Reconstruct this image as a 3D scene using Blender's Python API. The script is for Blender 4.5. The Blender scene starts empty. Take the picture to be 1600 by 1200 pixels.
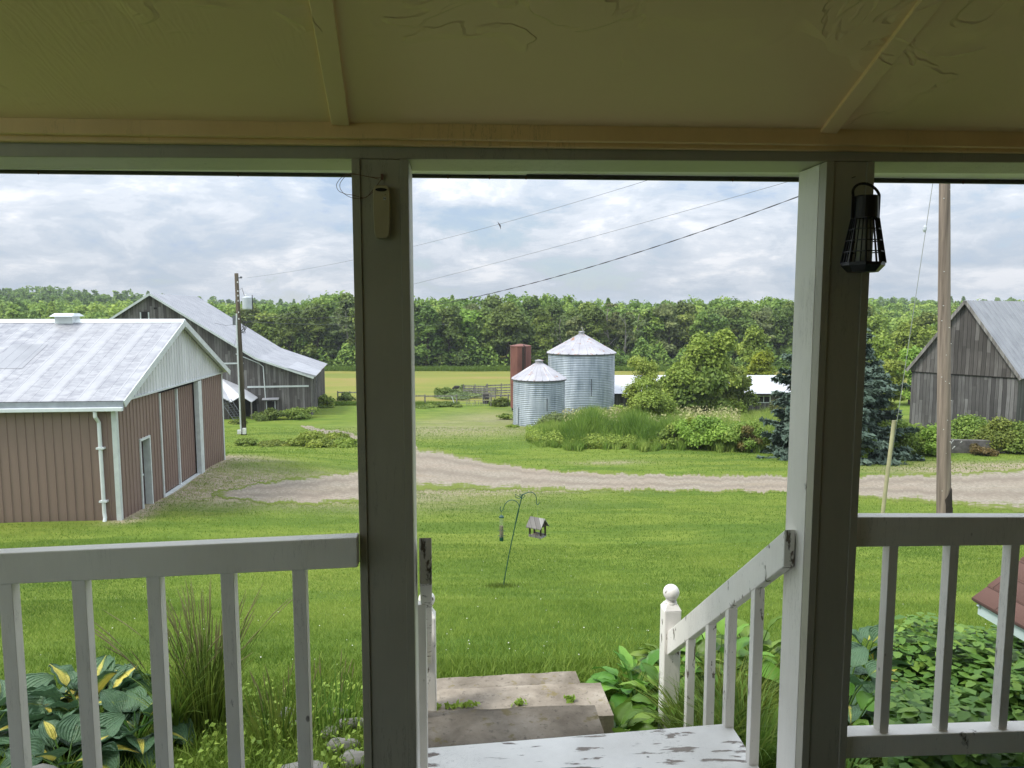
import bpy, bmesh, math, random
import numpy as np
from mathutils import Vector, Matrix
R = math.radians
random.seed(5); rng = np.random.default_rng(5)
S = bpy.context.scene; COL = S.collection
# ---------------------------------------------------------------- camera, sky, sun, exposure
F = 1150.0; PITCH = R(5.8); YAW = R(4.2)          # focal length in pixels of a 1600 wide frame
CAMH = 0.0                                          # the eye is the origin; everything hangs below it
cd = bpy.data.cameras.new('camera'); cam = bpy.data.objects.new('camera', cd); COL.objects.link(cam)
cd.sensor_fit = 'HORIZONTAL'; cd.sensor_width = 36.0; cd.lens = 36.0*F/1600; cd.clip_start = .05; cd.clip_end = 6000
cam.rotation_euler = (R(90)-PITCH, 0, -YAW); S.camera = cam
S.render.resolution_x = 1024; S.render.resolution_y = 768
SUN_EL, SUN_AZ = R(54), R(-108)                      # azimuth from +Y, clockwise positive
w = bpy.data.worlds.new('World'); S.world = w; w.use_nodes = True
def make_world():
    nt = w.node_tree; n = nt.nodes; l = nt.links; n.clear()
    def N(t, **k):
        x = n.new(t)
        for a, b in k.items():
            if isinstance(a, str) and a.startswith('i_'): x.inputs[a[2:]].default_value = b
            else: setattr(x, a, b)
        return x
    out = N('ShaderNodeOutputWorld'); sky = N('ShaderNodeTexSky', sky_type='NISHITA', sun_disc=False)
    sky.sun_elevation = SUN_EL; sky.sun_rotation = SUN_AZ; sky.air_density = 1.0; sky.dust_density = .6; sky.altitude = 200
    b1 = N('ShaderNodeBackground'); b1.inputs[1].default_value = .13; l.new(sky.outputs[0], b1.inputs[0])
    tc = N('ShaderNodeTexCoord'); sp = N('ShaderNodeSeparateXYZ'); l.new(tc.outputs['Generated'], sp.inputs[0])
    def M(op, a, b=None, c=None, clamp=False):
        m = N('ShaderNodeMath', operation=op); m.use_clamp = clamp
        for i, v in enumerate((a, b, c)):
            if v is None: continue
            if isinstance(v, (int, float)): m.inputs[i].default_value = v
            else: l.new(v, m.inputs[i])
        return m.outputs[0]
    z = M('MAXIMUM', sp.outputs[2], 0.0)
    zz = M('ADD', z, .13)
    px = M('DIVIDE', sp.outputs[0], zz); py = M('DIVIDE', sp.outputs[1], zz)
    cb = N('ShaderNodeCombineXYZ'); l.new(px, cb.inputs[0]); l.new(py, cb.inputs[1])
    def noise(scale, det, rough, off, dist=0.0, sx=1.0):
        mp = N('ShaderNodeMapping'); mp.inputs['Location'].default_value = off; mp.inputs['Scale'].default_value = (sx, 1, 1)
        l.new(cb.outputs[0], mp.inputs[0])
        t = N('ShaderNodeTexNoise'); t.inputs['Scale'].default_value = scale; t.inputs['Detail'].default_value = det
        t.inputs['Roughness'].default_value = rough; t.inputs['Distortion'].default_value = dist
        l.new(mp.outputs[0], t.inputs['Vector']); return t.outputs['Fac']
    def ramp(f, stops):
        r = N('ShaderNodeValToRGB'); e = r.color_ramp.elements
        e[0].position, e[0].color = stops[0][0], (*stops[0][1], 1); e[1].position, e[1].color = stops[-1][0], (*stops[-1][1], 1)
        for p, c in stops[1:-1]:
            k = e.new(p); k.color = (*c, 1)
        r.color_ramp.interpolation = 'EASE'
        l.new(f, r.inputs[0]); return r.outputs[0]
    big = noise(.62, 9, .56, (3.1, 7.7, 0), .25)
    fine = noise(2.1, 8, .62, (11.3, 2.9, 1), .3)
    # cumulus rows seen near the horizon: noise in (azimuth, elevation) of the dome
    el = M('MULTIPLY', z, 2.6)
    c2 = N('ShaderNodeCombineXYZ'); l.new(sp.outputs[0], c2.inputs[0]); l.new(sp.outputs[1], c2.inputs[1]); l.new(el, c2.inputs[2])
    t3 = N('ShaderNodeTexNoise'); t3.inputs['Scale'].default_value = 6.8; t3.inputs['Detail'].default_value = 12; t3.inputs['Roughness'].default_value = .62
    t3.inputs['Distortion'].default_value = .25; l.new(c2.outputs[0], t3.inputs['Vector'])
    t4 = N('ShaderNodeTexNoise'); t4.inputs['Scale'].default_value = 2.3; t4.inputs['Detail'].default_value = 4; l.new(c2.outputs[0], t4.inputs['Vector'])
    mixf = M('ADD', M('MULTIPLY', big, .16), M('ADD', M('MULTIPLY', t3.outputs['Fac'], .74), M('MULTIPLY', fine, .10)))
    cloud = ramp(mixf, [(.39, (.43, .52, .66)), (.45, (.50, .575, .67)), (.49, (.56, .62, .70)), (.53, (.64, .69, .76)), (.60, (.82, .84, .88))])
    bright = M('ADD', M('MULTIPLY', M('POWER', z, .9), 2.5), .90)         # an overcast dome is brightest overhead
    b2 = N('ShaderNodeBackground'); l.new(cloud, b2.inputs[0]); l.new(bright, b2.inputs[1])
    cov = M('SUBTRACT', M('ADD', M('MULTIPLY', mixf, .8), M('MULTIPLY', t4.outputs['Fac'], .45)), .44)
    cov = M('MULTIPLY', cov, 7.0, clamp=True)
    cov = M('MAXIMUM', cov, .62)
    mx = N('ShaderNodeMixShader'); l.new(cov, mx.inputs[0]); l.new(b1.outputs[0], mx.inputs[1]); l.new(b2.outputs[0], mx.inputs[2])
    l.new(mx.outputs[0], out.inputs[0])
make_world()
sl = bpy.data.lights.new('sun', 'SUN'); sl.energy = 3.4; sl.angle = R(16); sl.color = (1, .955, .88)
so = bpy.data.objects.new('sun', sl); COL.objects.link(so)
sd = Vector((math.sin(SUN_AZ)*math.cos(SUN_EL), math.cos(SUN_AZ)*math.cos(SUN_EL), math.sin(SUN_EL)))
so.rotation_euler = sd.to_track_quat('Z', 'Y').to_euler()
S.view_settings.view_transform = 'Standard'; S.view_settings.look = 'None'; S.view_settings.exposure = 0; S.view_settings.gamma = 1
S.cycles.max_bounces = 8; S.cycles.diffuse_bounces = 4; S.cycles.transparent_max_bounces = 12

# ---------------------------------------------------------------- coordinates
HX, HY = math.sin(YAW), math.cos(YAW)               # camera heading on the ground
RX, RY = math.cos(YAW), -math.sin(YAW)              # camera right
def dl(D, L, z=0.0): return Vector((HX*D+RX*L, HY*D+RY*L, z))
def ray(px, py):
    a = (px-800)/F; u = -(py-600)/F
    h = math.cos(PITCH)+u*math.sin(PITCH); z = -math.sin(PITCH)+u*math.cos(PITCH)
    return a/h, z/h                                 # lateral and rise per metre of depth
def W(px, py, D):
    a, t = ray(px, py); return dl(D, a*D, t*D)
def onY(px, py, Y):                                 # point of the view ray on the porch plane y=Y
    a, t = ray(px, py); D = Y/(HY+RY*a); return dl(D, a*D, t*D)
PD = [-40, 0, 5, 8, 12, 16, 20, 26, 31, 38, 45, 60, 75, 90, 110, 150, 200, 300, 500, 900, 3000]
PZ = [-2.2, -2.45, -2.62, -3.5, -4.6, -5.35, -5.95, -6.65, -7.05, -7.62, -8.15, -9.2, -9.75, -10.15, -10.75, -11.9, -12.2, -11, -9, -6, -6]
_m = np.gradient(np.array(PZ), np.array(PD))
def prof(D):
    D = np.asarray(D, float); x = np.array(PD, float); y = np.array(PZ)
    i = np.clip(np.searchsorted(x, D)-1, 0, len(x)-2); h = x[i+1]-x[i]; t = np.clip((D-x[i])/h, 0, 1)
    return (2*t**3-3*t**2+1)*y[i]+(t**3-2*t**2+t)*h*_m[i]+(-2*t**3+3*t**2)*y[i+1]+(t**3-t**2)*h*_m[i+1]
def gz(D, L):                                       # ground height by depth and lateral offset
    D = np.asarray(D, float); L = np.asarray(L, float)
    z = prof(D)
    z = z + .95*np.exp(-((L+12.5)/6.5)**2-((D-29)/7.5)**2)
    hill = np.clip((D-190)/230, 0, 1); hill = hill*hill*(3-2*hill)
    az = L/np.maximum(D, 1)
    z = z + hill*(9.5/(1+np.exp((az+.36)/.06)) + 3.5/(1+np.exp(-(az-.38)/.06)))
    z = z + .05*np.sin(L*.35+1)*np.sin(D*.29) + .02*np.sin(L*1.3)*np.sin(D*1.1+.5)
    return z
def ground(px, py):                                 # where a view ray meets the ground
    a, t = ray(px, py); lo, hi = 2.0, 2500.0
    D = lo
    while D < hi:
        if t*D < float(gz(D, a*D)): break
        D *= 1.02
    lo, hi = D/1.02, D
    for _ in range(30):
        m = (lo+hi)/2
        if t*m < float(gz(m, a*m)): hi = m
        else: lo = m
    return lo, a*lo
def gpt(D, L, dz=0.0): return dl(D, L, float(gz(D, L))+dz)
def on_ground(px, D, dz=0.0):                       # column px of the view at depth D, on the ground
    a = (px-800)/F; L = a*D
    return gpt(D, L, dz)

# ---------------------------------------------------------------- materials
MAT = {}
class NB:
    def __init__(s, name):
        s.m = bpy.data.materials.new(name); s.m.use_nodes = True; s.nt = s.m.node_tree; s.n = s.nt.nodes; s.l = s.nt.links
        s.b = s.n['Principled BSDF']; s.out = s.n['Material Output']; s.tc = s.n.new('ShaderNodeTexCoord')
    def co(s, scale=(1, 1, 1), rot=(0, 0, 0), src='Object', loc=(0, 0, 0)):
        m = s.n.new('ShaderNodeMapping'); m.inputs['Scale'].default_value = scale; m.inputs['Rotation'].default_value = rot; m.inputs['Location'].default_value = loc
        s.l.new(s.tc.outputs[src], m.inputs[0]); return m.outputs[0]
    def noise(s, sc, det=5, rough=.55, vec=None, dist=0.0, col=False):
        t = s.n.new('ShaderNodeTexNoise'); t.inputs['Scale'].default_value = sc; t.inputs['Detail'].default_value = det
        t.inputs['Roughness'].default_value = rough; t.inputs['Distortion'].default_value = dist
        s.l.new(vec if vec is not None else s.co(), t.inputs['Vector']); return t.outputs['Color' if col else 'Fac']
    def vor(s, sc, vec=None, feat='F1', out='Distance', rnd=1.0):
        t = s.n.new('ShaderNodeTexVoronoi'); t.feature = feat; t.inputs['Scale'].default_value = sc; t.inputs['Randomness'].default_value = rnd
        s.l.new(vec if vec is not None else s.co(), t.inputs['Vector']); return t.outputs[out]
    def math(s, op, a, b=None, c=None, clamp=False):
        m = s.n.new('ShaderNodeMath'); m.operation = op; m.use_clamp = clamp
        for i, v in enumerate((a, b, c)):
            if v is None: continue
            if isinstance(v, (int, float)): m.inputs[i].default_value = v
            else: s.l.new(v, m.inputs[i])
        return m.outputs[0]
    def sep(s, v):
        m = s.n.new('ShaderNodeSeparateXYZ'); s.l.new(v, m.inputs[0]); return m.outputs
    def comb(s, x, y, z):
        m = s.n.new('ShaderNodeCombineXYZ')
        for i, v in enumerate((x, y, z)):
            if isinstance(v, (int, float)): m.inputs[i].default_value = v
            else: s.l.new(v, m.inputs[i])
        return m.outputs[0]
    def ramp(s, f, stops, interp='LINEAR'):
        r = s.n.new('ShaderNodeValToRGB'); e = r.color_ramp.elements; r.color_ramp.interpolation = interp
        def c4(c): return (c, c, c, 1) if isinstance(c, (int, float)) else (*c, 1)
        e[0].position, e[0].color = stops[0][0], c4(stops[0][1]); e[1].position, e[1].color = stops[-1][0], c4(stops[-1][1])
        for p, c in stops[1:-1]:
            k = e.new(p); k.color = c4(c)
        s.l.new(f, r.inputs[0]); return r.outputs[0]
    def mix(s, f, a, b, mode='MIX'):
        m = s.n.new('ShaderNodeMix'); m.data_type = 'RGBA'; m.blend_type = mode
        for i, v in ((0, f), (6, a), (7, b)):
            if isinstance(v, (int, float)): m.inputs[i].default_value = v if i == 0 else (v, v, v, 1)
            elif isinstance(v, tuple): m.inputs[i].default_value = (*v, 1)
            else: s.l.new(v, m.inputs[i])
        return m.outputs[2]
    def attr(s, name, out='Fac'):
        a = s.n.new('ShaderNodeAttribute'); a.attribute_name = name; return a.outputs[out]
    def bump(s, h, strength=.3, dist=.01, normal=None):
        b = s.n.new('ShaderNodeBump'); b.inputs['Strength'].default_value = strength; b.inputs['Distance'].default_value = dist
        s.l.new(h, b.inputs['Height'])
        if normal is not None: s.l.new(normal, b.inputs['Normal'])
        return b.outputs[0]
    def done(s, color, rough=.6, bump=None, metal=0.0, spec=.5, trans=None):
        if isinstance(color, tuple): s.b.inputs['Base Color'].default_value = (*color, 1)
        else: s.l.new(color, s.b.inputs['Base Color'])
        if isinstance(rough, (int, float)): s.b.inputs['Roughness'].default_value = rough
        else: s.l.new(rough, s.b.inputs['Roughness'])
        s.b.inputs['Metallic'].default_value = metal; s.b.inputs['Specular IOR Level'].default_value = spec
        if bump is not None: s.l.new(bump, s.b.inputs['Normal'])
        if trans:
            t = s.n.new('ShaderNodeBsdfTranslucent')
            if isinstance(color, tuple): t.inputs[0].default_value = (*color, 1)
            else: s.l.new(color, t.inputs[0])
            mx = s.n.new('ShaderNodeMixShader'); mx.inputs[0].default_value = trans
            s.l.new(s.b.outputs[0], mx.inputs[1]); s.l.new(t.outputs[0], mx.inputs[2]); s.l.new(mx.outputs[0], s.out.inputs[0])
        MAT[s.m.name] = s.m; return s.m

def paint(name, base, peel, dirt=.35, peelscale=9.0, amount=.66, stretch=(1, 1, .35), rough=.45):
    b = NB(name)
    v = b.co(stretch)
    n1 = b.noise(peelscale, 7, .62, v, .4); n2 = b.noise(3.2, 6, .6); n3 = b.noise(60, 3, .6, b.co((1, 1, .12)))
    mask = b.ramp(n1, [(amount, 0.0), (amount+.012, 1.0)])
    edge = b.ramp(n1, [(amount-.02, 0.0), (amount-.002, .8), (amount+.01, 0.0)])
    c = b.mix(b.ramp(n2, [(.35, 0.0), (.75, dirt)]), base, tuple(x*.62 for x in base))
    c = b.mix(b.math('MULTIPLY', n3, .14), c, tuple(x*.5 for x in base))
    c = b.mix(edge, c, tuple(min(1, x*.45) for x in base))
    c = b.mix(mask, c, b.mix(b.noise(40, 4, .6, v), peel, tuple(x*.4 for x in peel)))
    sp = b.math('MULTIPLY', b.ramp(b.vor(7.0, b.co((1, 1, .6), loc=(3, 5, 2))), [(.035, 1.0), (.055, 0.0)]), b.ramp(b.noise(3.3, 2, .5, b.co(loc=(7, 1, 4))), [(.52, 0.0), (.56, .85)]))
    c = b.mix(sp, c, (.05, .04, .03))
    crk = b.ramp(b.math('ABSOLUTE', b.math('SUBTRACT', b.noise(5, 6, .7, b.co((5, 5, .5), loc=(2, 2, 2))), .5)), [(0.0, 1.0), (.012, 0.0)]); crk = b.math('MULTIPLY', crk, b.ramp(b.noise(2.4, 3, .6, b.co(loc=(6, 6, 1))), [(.5, 0.0), (.58, .5)]))
    c = b.mix(crk, c, tuple(x*.35 for x in base))
    gr = b.ramp(b.noise(1.4, 6, .65, b.co((1, 1, .5), loc=(1, 9, 9))), [(.45, 0.0), (.72, .30)]); c = b.mix(gr, c, tuple(x*y for x, y in zip(base, (.60, .56, .48))))
    h = b.math('SUBTRACT', b.math('MULTIPLY', n3, .4), b.math('ADD', mask, b.math('MULTIPLY', crk, .5)))
    return b.done(c, rough, b.bump(h, .5, .003))
paint('white_paint', (.90, .87, .81), (.16, .14, .12), .22, 9, .675)
paint('white_paint_worn', (.90, .87, .82), (.21, .165, .13), .35, 21, .625, (1, 1, .4))
paint('white_step_paint', (.84, .82, .78), (.20, .15, .115), .6, 9.5, .575, (.4, 1.9, 1))
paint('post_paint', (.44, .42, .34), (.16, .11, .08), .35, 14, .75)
paint('cream_trim_paint', (.95, .66, .32), (.25, .18, .10), .35, 6, .74, (.4, 1, 1))
paint('soffit_paint', (.92, .90, .93), (.3, .28, .22), .3, 5, .78, (.4, 1, 1))

def ceiling_material():
    b = NB('trowelled_cream_plaster')
    n = b.noise(1.6, 4, .55, None, .8); n2 = b.noise(3.1, 3, .5, b.co((1, 1, 1), (0, 0, .6), loc=(3, 1, 0)), 1.2)
    # comb-like trowel scratches that come in patches
    wv = b.n.new('ShaderNodeTexWave'); wv.inputs['Scale'].default_value = 17; wv.inputs['Distortion'].default_value = 11; wv.inputs['Detail'].default_value = 4; wv.inputs['Detail Scale'].default_value = 1.6
    b.l.new(b.co((1, .12, 1), (0, 0, .35)), wv.inputs[0])
    patch = b.ramp(n, [(.56, 0.0), (.62, 1.0)])
    scr = b.math('MULTIPLY', wv.outputs['Fac'], patch)
    # ragged edges where a coat of plaster stops
    ridge = b.math('ABSOLUTE', b.math('SUBTRACT', n2, .5)); ridge = b.ramp(ridge, [(0.0, 1.0), (.006, .35), (.014, 0.0)])
    gate = b.ramp(b.noise(2.3, 2, .5, b.co(loc=(9, 4, 2))), [(.53, 0.0), (.57, 1.0)]); ridge = b.math('MULTIPLY', ridge, gate)
    step = b.math('MULTIPLY', b.ramp(n2, [(.475, 0.0), (.503, 1.0)]), gate)
    fine = b.noise(90, 4, .6)
    h = b.math('ADD', b.math('MULTIPLY', scr, .13), b.math('ADD', b.math('MULTIPLY', ridge, .12), b.math('ADD', b.math('MULTIPLY', fine, .10), b.math('MULTIPLY', step, 1.3))))
    c = b.mix(b.ramp(b.noise(1.1, 5, .6), [(.3, 0.0), (.75, .6)]), (.97, .70, .40), (.84, .58, .31))
    spots = b.ramp(b.vor(9), [(.02, 1.0), (.035, 0.0)]); spots = b.math('MULTIPLY', spots, b.ramp(b.noise(2.0, 2, .5), [(.60, 0.0), (.63, 1.0)]))
    c = b.mix(spots, c, (.10, .07, .04))
    return b.done(c, .5, b.bump(h, .9, .004))
ceiling_material()

def boards(name, c1, c2, c3, pitch=.22, gap=.05, rough=.85):
    b = NB(name); o = b.sep(b.co())
    u = b.math('ADD', o[0], b.math('MULTIPLY', o[1], 1.0)); z = o[2]
    uw = b.math('ADD', u, b.math('MULTIPLY', b.noise(.7, 2, .5), .12))
    s = b.math('DIVIDE', uw, pitch); fl = b.math('FLOOR', s); fr = b.math('FRACT', s)
    wn = b.n.new('ShaderNodeTexWhiteNoise'); wn.noise_dimensions = '1D'; b.l.new(fl, wn.inputs['W'])
    fl2 = b.math('FLOOR', b.math('ADD', b.math('MULTIPLY', z, .28), b.math('MULTIPLY', wn.outputs['Value'], 3)))
    wn2 = b.n.new('ShaderNodeTexWhiteNoise'); wn2.noise_dimensions = '2D'; b.l.new(b.comb(fl, fl2, 0), wn2.inputs['Vector'])
    grain = b.noise(1.0, 8, .7, b.comb(b.math('MULTIPLY', u, 22), b.math('MULTIPLY', z, .9), fl))
    big = b.noise(.45, 5, .6)
    t = b.math('ADD', b.math('MULTIPLY', wn2.outputs['Value'], .42), b.math('MULTIPLY', grain, .65))
    c = b.ramp(t, [(.2, c1), (.55, c2), (.85, c3)])
    c = b.mix(b.ramp(big, [(.35, 0.0), (.7, .45)]), c, tuple(x*.55 for x in c1))
    g = b.ramp(b.math('ABSOLUTE', b.math('SUBTRACT', fr, .5)), [(.5-gap, 0.0), (.5-gap*.4, 1.0)])
    c = b.mix(g, c, (.012, .011, .01))
    h = b.math('SUBTRACT', b.math('MULTIPLY', grain, .4), g)
    return b.done(c, rough, b.bump(h, .7, .02), spec=.2)
boards('grey_barn_boards', (.055, .050, .046), (.125, .115, .108), (.27, .26, .25))
boards('silver_barn_boards', (.05, .047, .046), (.115, .110, .107), (.25, .245, .24), .2, .055)
boards('weathered_wood', (.13, .12, .11), (.25, .235, .22), (.42, .41, .39), .09, .03)

def metal_roof(name, base, blotch, rust=0.0, rib=0.0, rough=.42):
    b = NB(name)
    n = b.noise(.9, 6, .6, b.co((1, 1, 1)), .3); n2 = b.noise(3.5, 5, .6, b.co((2.6, .6, 1)))
    c = b.mix(b.ramp(n, [(.4, 0.0), (.7, 1.0)]), base, blotch); c = b.mix(b.math('MULTIPLY', n2, .25), c, tuple(x*.5 for x in base))
    if rust:
        m = b.ramp(b.noise(1.7, 7, .65, None, .5), [(1-rust, 0.0), (1.03-rust, .9)]); c = b.mix(m, c, (.32, .15, .08))
    return b.done(c, rough, b.bump(n2, .15, .02), metal=.25)
def shed_roof():
    b = NB('patchy_white_roof_metal'); o = b.sep(b.co())
    # sheets of the cladding run up the slope; some sheets are blotchy with frosting, some clean
    sh = b.math('FLOOR', b.math('DIVIDE', o[0], .9)); wn = b.n.new('ShaderNodeTexWhiteNoise'); wn.noise_dimensions = '1D'; b.l.new(sh, wn.inputs['W'])
    cloud = b.noise(2.1, 5, .6, b.co((1.2, 1.9, 1)), .3)
    m = b.math('MULTIPLY', b.ramp(cloud, [(.42, 0.0), (.56, 1.0)]), b.math('ADD', b.math('MULTIPLY', wn.outputs['Value'], .8), .2))
    c = b.mix(m, (.37, .37, .385), (.20, .205, .235)); c = b.mix(b.ramp(b.noise(.35, 3, .6), [(.45, 0.0), (.7, .35)]), c, (.26, .255, .26)); dm = b.noise(3.0, 4, .6, b.co((1.0, 2.6, 1), loc=(4, 4, 0)), .9); st = b.ramp(b.math('FRACT', b.math('ADD', b.math('DIVIDE', o[0], .9), b.math('MULTIPLY', b.noise(.8, 2, .5), .1))), [(.26, 1.0), (.34, 0.0)]); c = b.mix(b.math('MULTIPLY', b.ramp(dm, [(.44, 0.0), (.60, .6)]), b.math('SUBTRACT', 1.0, st)), c, (.205, .205, .23)); c = b.mix(b.math('MULTIPLY', st, .35), c, (.42, .42, .43))
    return b.done(c, .4, b.bump(cloud, .1, .02), metal=.15)
shed_roof()
metal_roof('silver_roof_metal', (.42, .425, .45), (.30, .305, .34))
metal_roof('grey_roof_metal', (.33, .335, .355), (.23, .235, .255))
metal_roof('bright_roof_metal', (.60, .605, .63), (.48, .49, .52), rough=.5)
metal_roof('bin_roof_metal', (.46, .45, .475), (.31, .30, .33), .40)
def bin_wall():
    b = NB('galvanised_bin_metal')
    o = b.sep(b.co()); ang = b.math('ARCTAN2', o[1], o[0])
    v = b.comb(b.math('MULTIPLY', ang, 5.0), b.math('MULTIPLY', o[2], .22), 0)
    n = b.noise(1.3, 6, .6, v); n2 = b.noise(.8, 4, .6)
    sheet = b.n.new('ShaderNodeTexWhiteNoise'); sheet.noise_dimensions = '2D'
    b.l.new(b.comb(b.math('FLOOR', b.math('MULTIPLY', ang, 1.6)), b.math('FLOOR', b.math('DIVIDE', o[2], .82)), 0), sheet.inputs['Vector'])
    t = b.math('ADD', b.math('MULTIPLY', n, .7), b.math('ADD', b.math('MULTIPLY', n2, .25), b.math('MULTIPLY', sheet.outputs['Value'], .12)))
    c = b.ramp(t, [(.35, (.22, .27, .32)), (.55, (.38, .43, .49)), (.75, (.55, .60, .65))])
    return b.done(c, .48, b.bump(n, .1, .02), metal=.35)
bin_wall()
def brown_steel():
    b = NB('brown_steel_siding'); n = b.noise(.9, 5, .6, b.co((1, 1, .5))); n2 = b.noise(5, 6, .65, b.co((1, 1, .25)))
    o = b.sep(b.co()); u = b.math('ADD', o[0], o[1])
    fl = b.math('FLOOR', b.math('DIVIDE', u, .95)); wn = b.n.new('ShaderNodeTexWhiteNoise'); wn.noise_dimensions = '1D'; b.l.new(fl, wn.inputs['W'])
    c = b.mix(n, (.212, .142, .120), (.275, .190, .162)); c = b.mix(b.math('MULTIPLY', n2, .45), c, (.135, .10, .088))
    c = b.mix(b.math('MULTIPLY', wn.outputs['Value'], .25), c, (.17, .105, .084))
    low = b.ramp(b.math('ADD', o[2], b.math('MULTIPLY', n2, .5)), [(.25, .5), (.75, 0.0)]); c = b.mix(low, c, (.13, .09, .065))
    return b.done(c, .5, b.bump(n2, .1, .02))
brown_steel()
def simple(name, c, rough=.6, metal=0.0, var=.25, scale=4.0, bump=0.0, spec=.5, stretch=(1, 1, 1)):
    b = NB(name); n = b.noise(scale, 6, .6, b.co(stretch))
    col = b.mix(b.ramp(n, [(.3, 0.0), (.75, 1.0)]), c, tuple(x*(1-var*1.6) for x in c))
    return b.done(col, rough, b.bump(n, bump, .01) if bump else None, metal, spec)
simple('pale_steel_trim', (.62, .66, .66), .5, .1, .15)
simple('pale_green_siding', (.68, .69, .71), .5, .1, .18, 2, stretch=(1, 1, .2))
simple('dark_gap', (.02, .018, .016), .9)
simple('dark_door', (.10, .055, .06), .6)
simple('rusty_steel', (.235, .095, .072), .75, .1, .35, 1.5, .2, stretch=(1, 1, .3))
simple('pole_wood', (.34, .27, .225), .9, 0, .45, 3, .6, .2, (3, 3, .12))
simple('old_pole_wood', (.12, .10, .07), .9, 0, .4, 3, .5, .2, (3, 3, .12))
simple('charred_wood', (.04, .028, .022), .9, 0, .4, 5, .4)
simple('transformer_grey', (.52, .56, .60), .5, .1, .12)
simple('white_plastic', (.75, .76, .74), .5)
simple('beige_plastic', (.50, .43, .28), .42, 0, .15)
simple('black_plastic', (.008, .008, .010), .38, 0, .2)
simple('candle_wax', (.40, .40, .37), .5)
simple('guard_yellow', (.42, .39, .23), .6, 0, .25, 3)
simple('wire_grey', (.14, .15, .17), .6)
simple('wire_black', (.03, .03, .035), .6)
simple('guy_steel', (.38, .40, .38), .5, .5)
simple('green_iron', (.02, .10, .075), .45, .3)
simple('bark', (.10, .08, .06), .95, 0, .4, 4, .5, .2, (4, 4, .5))
simple('pale_bark', (.36, .34, .30), .9, 0, .4, 3, .3, .2, (3, 3, .6))
simple('bird_feathers', (.14, .13, .15), .8)
simple('cow_hide', (.022, .018, .017), .8)
simple('cow_white', (.72, .70, .66), .8)
simple('stone', (.27, .26, .235), .85, 0, .35, 7, .6)
simple('seed', (.42, .32, .20), .9, 0, .5, 60, .5)
simple('green_plastic', (.01, .07, .05), .35)
simple('teal_carpet', (.06, .13, .115), .95, 0, .4, 120, .8, .1)
simple('white_fascia', (.55, .66, .66), .5, 0, .1)
simple('black_drip', (.05, .045, .04), .5)
simple('house_siding', (.55, .52, .42), .7)
simple('dark_brick', (.44, .32, .21), .9, 0, .3, 9, .4)
simple('copper_wire', (.20, .10, .075), .5)
simple('soil', (.055, .042, .03), .95, 0, .4, 8, .8, .1)
simple('grey_block', (.17, .16, .15), .9, 0, .4, 5, .6, .2)
simple('gutter_white', (.70, .74, .75), .4, 0, .1)
simple('gutter_grey', (.30, .33, .36), .45, .2, .2)
simple('rust_stain', (.11, .055, .03), .9, 0, .3, 20)
def glass():
    b = NB('clear_plastic'); b.b.inputs['Transmission Weight'].default_value = .92; return b.done((.9, .93, .9), .06)
glass()
def concrete(nm='old_concrete', k=1.0):
    b = NB(nm); n = b.noise(4, 8, .68); n2 = b.noise(26, 5, .65); n3 = b.noise(2.1, 6, .6, b.co(loc=(4, 2, 0)), .5)
    c = b.ramp(n, [(.3, (.24, .21, .175)), (.55, (.43, .39, .335)), (.75, (.60, .56, .50))])
    c = b.mix(b.ramp(n3, [(.5, 0.0), (.66, .8)]), c, (.20, .175, .14)); c = b.mix(b.ramp(n2, [(.57, 0.0), (.70, .75)]), c, (.12, .11, .09))
    c = b.mix(b.ramp(b.noise(11, 5, .6, b.co(loc=(1, 8, 3))), [(.60, 0.0), (.66, .6)]), c, (.26, .22, .08)); c = b.mix(1.0, c, (k, k*.95, k*.88), 'MULTIPLY')
    return b.done(c, .92, b.bump(b.math('ADD', n, b.math('MULTIPLY', n2, .4)), .6, .012), spec=.2)
concrete('old_concrete', .74); concrete('dark_concrete', .44); concrete('mid_concrete', .60)
def shingles():
    b = NB('brown_asphalt_shingles'); n = b.noise(220, 3, .7); n2 = b.noise(6, 5, .6)
    br = b.n.new('ShaderNodeTexBrick'); br.inputs['Scale'].default_value = 1.0; br.inputs['Mortar Size'].default_value = .004; br.inputs['Brick Width'].default_value = .31; br.inputs['Row Height'].default_value = .13
    br.offset = .5; br.inputs['Color1'].default_value = (.15, .085, .072, 1); br.inputs['Color2'].default_value = (.11, .062, .054, 1); br.inputs['Mortar'].default_value = (.03, .018, .015, 1)
    uv = b.n.new('ShaderNodeUVMap'); b.l.new(uv.outputs[0], br.inputs['Vector'])
    c = b.mix(b.math('MULTIPLY', n, .5), br.outputs['Color'], (.19, .12, .10)); c = b.mix(b.math('MULTIPLY', n2, .3), c, (.10, .06, .05))
    return b.done(c, .95, b.bump(b.math('ADD', n, b.math('MULTIPLY', br.outputs['Fac'], -1.5)), .6, .004), spec=.15)
shingles()
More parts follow.
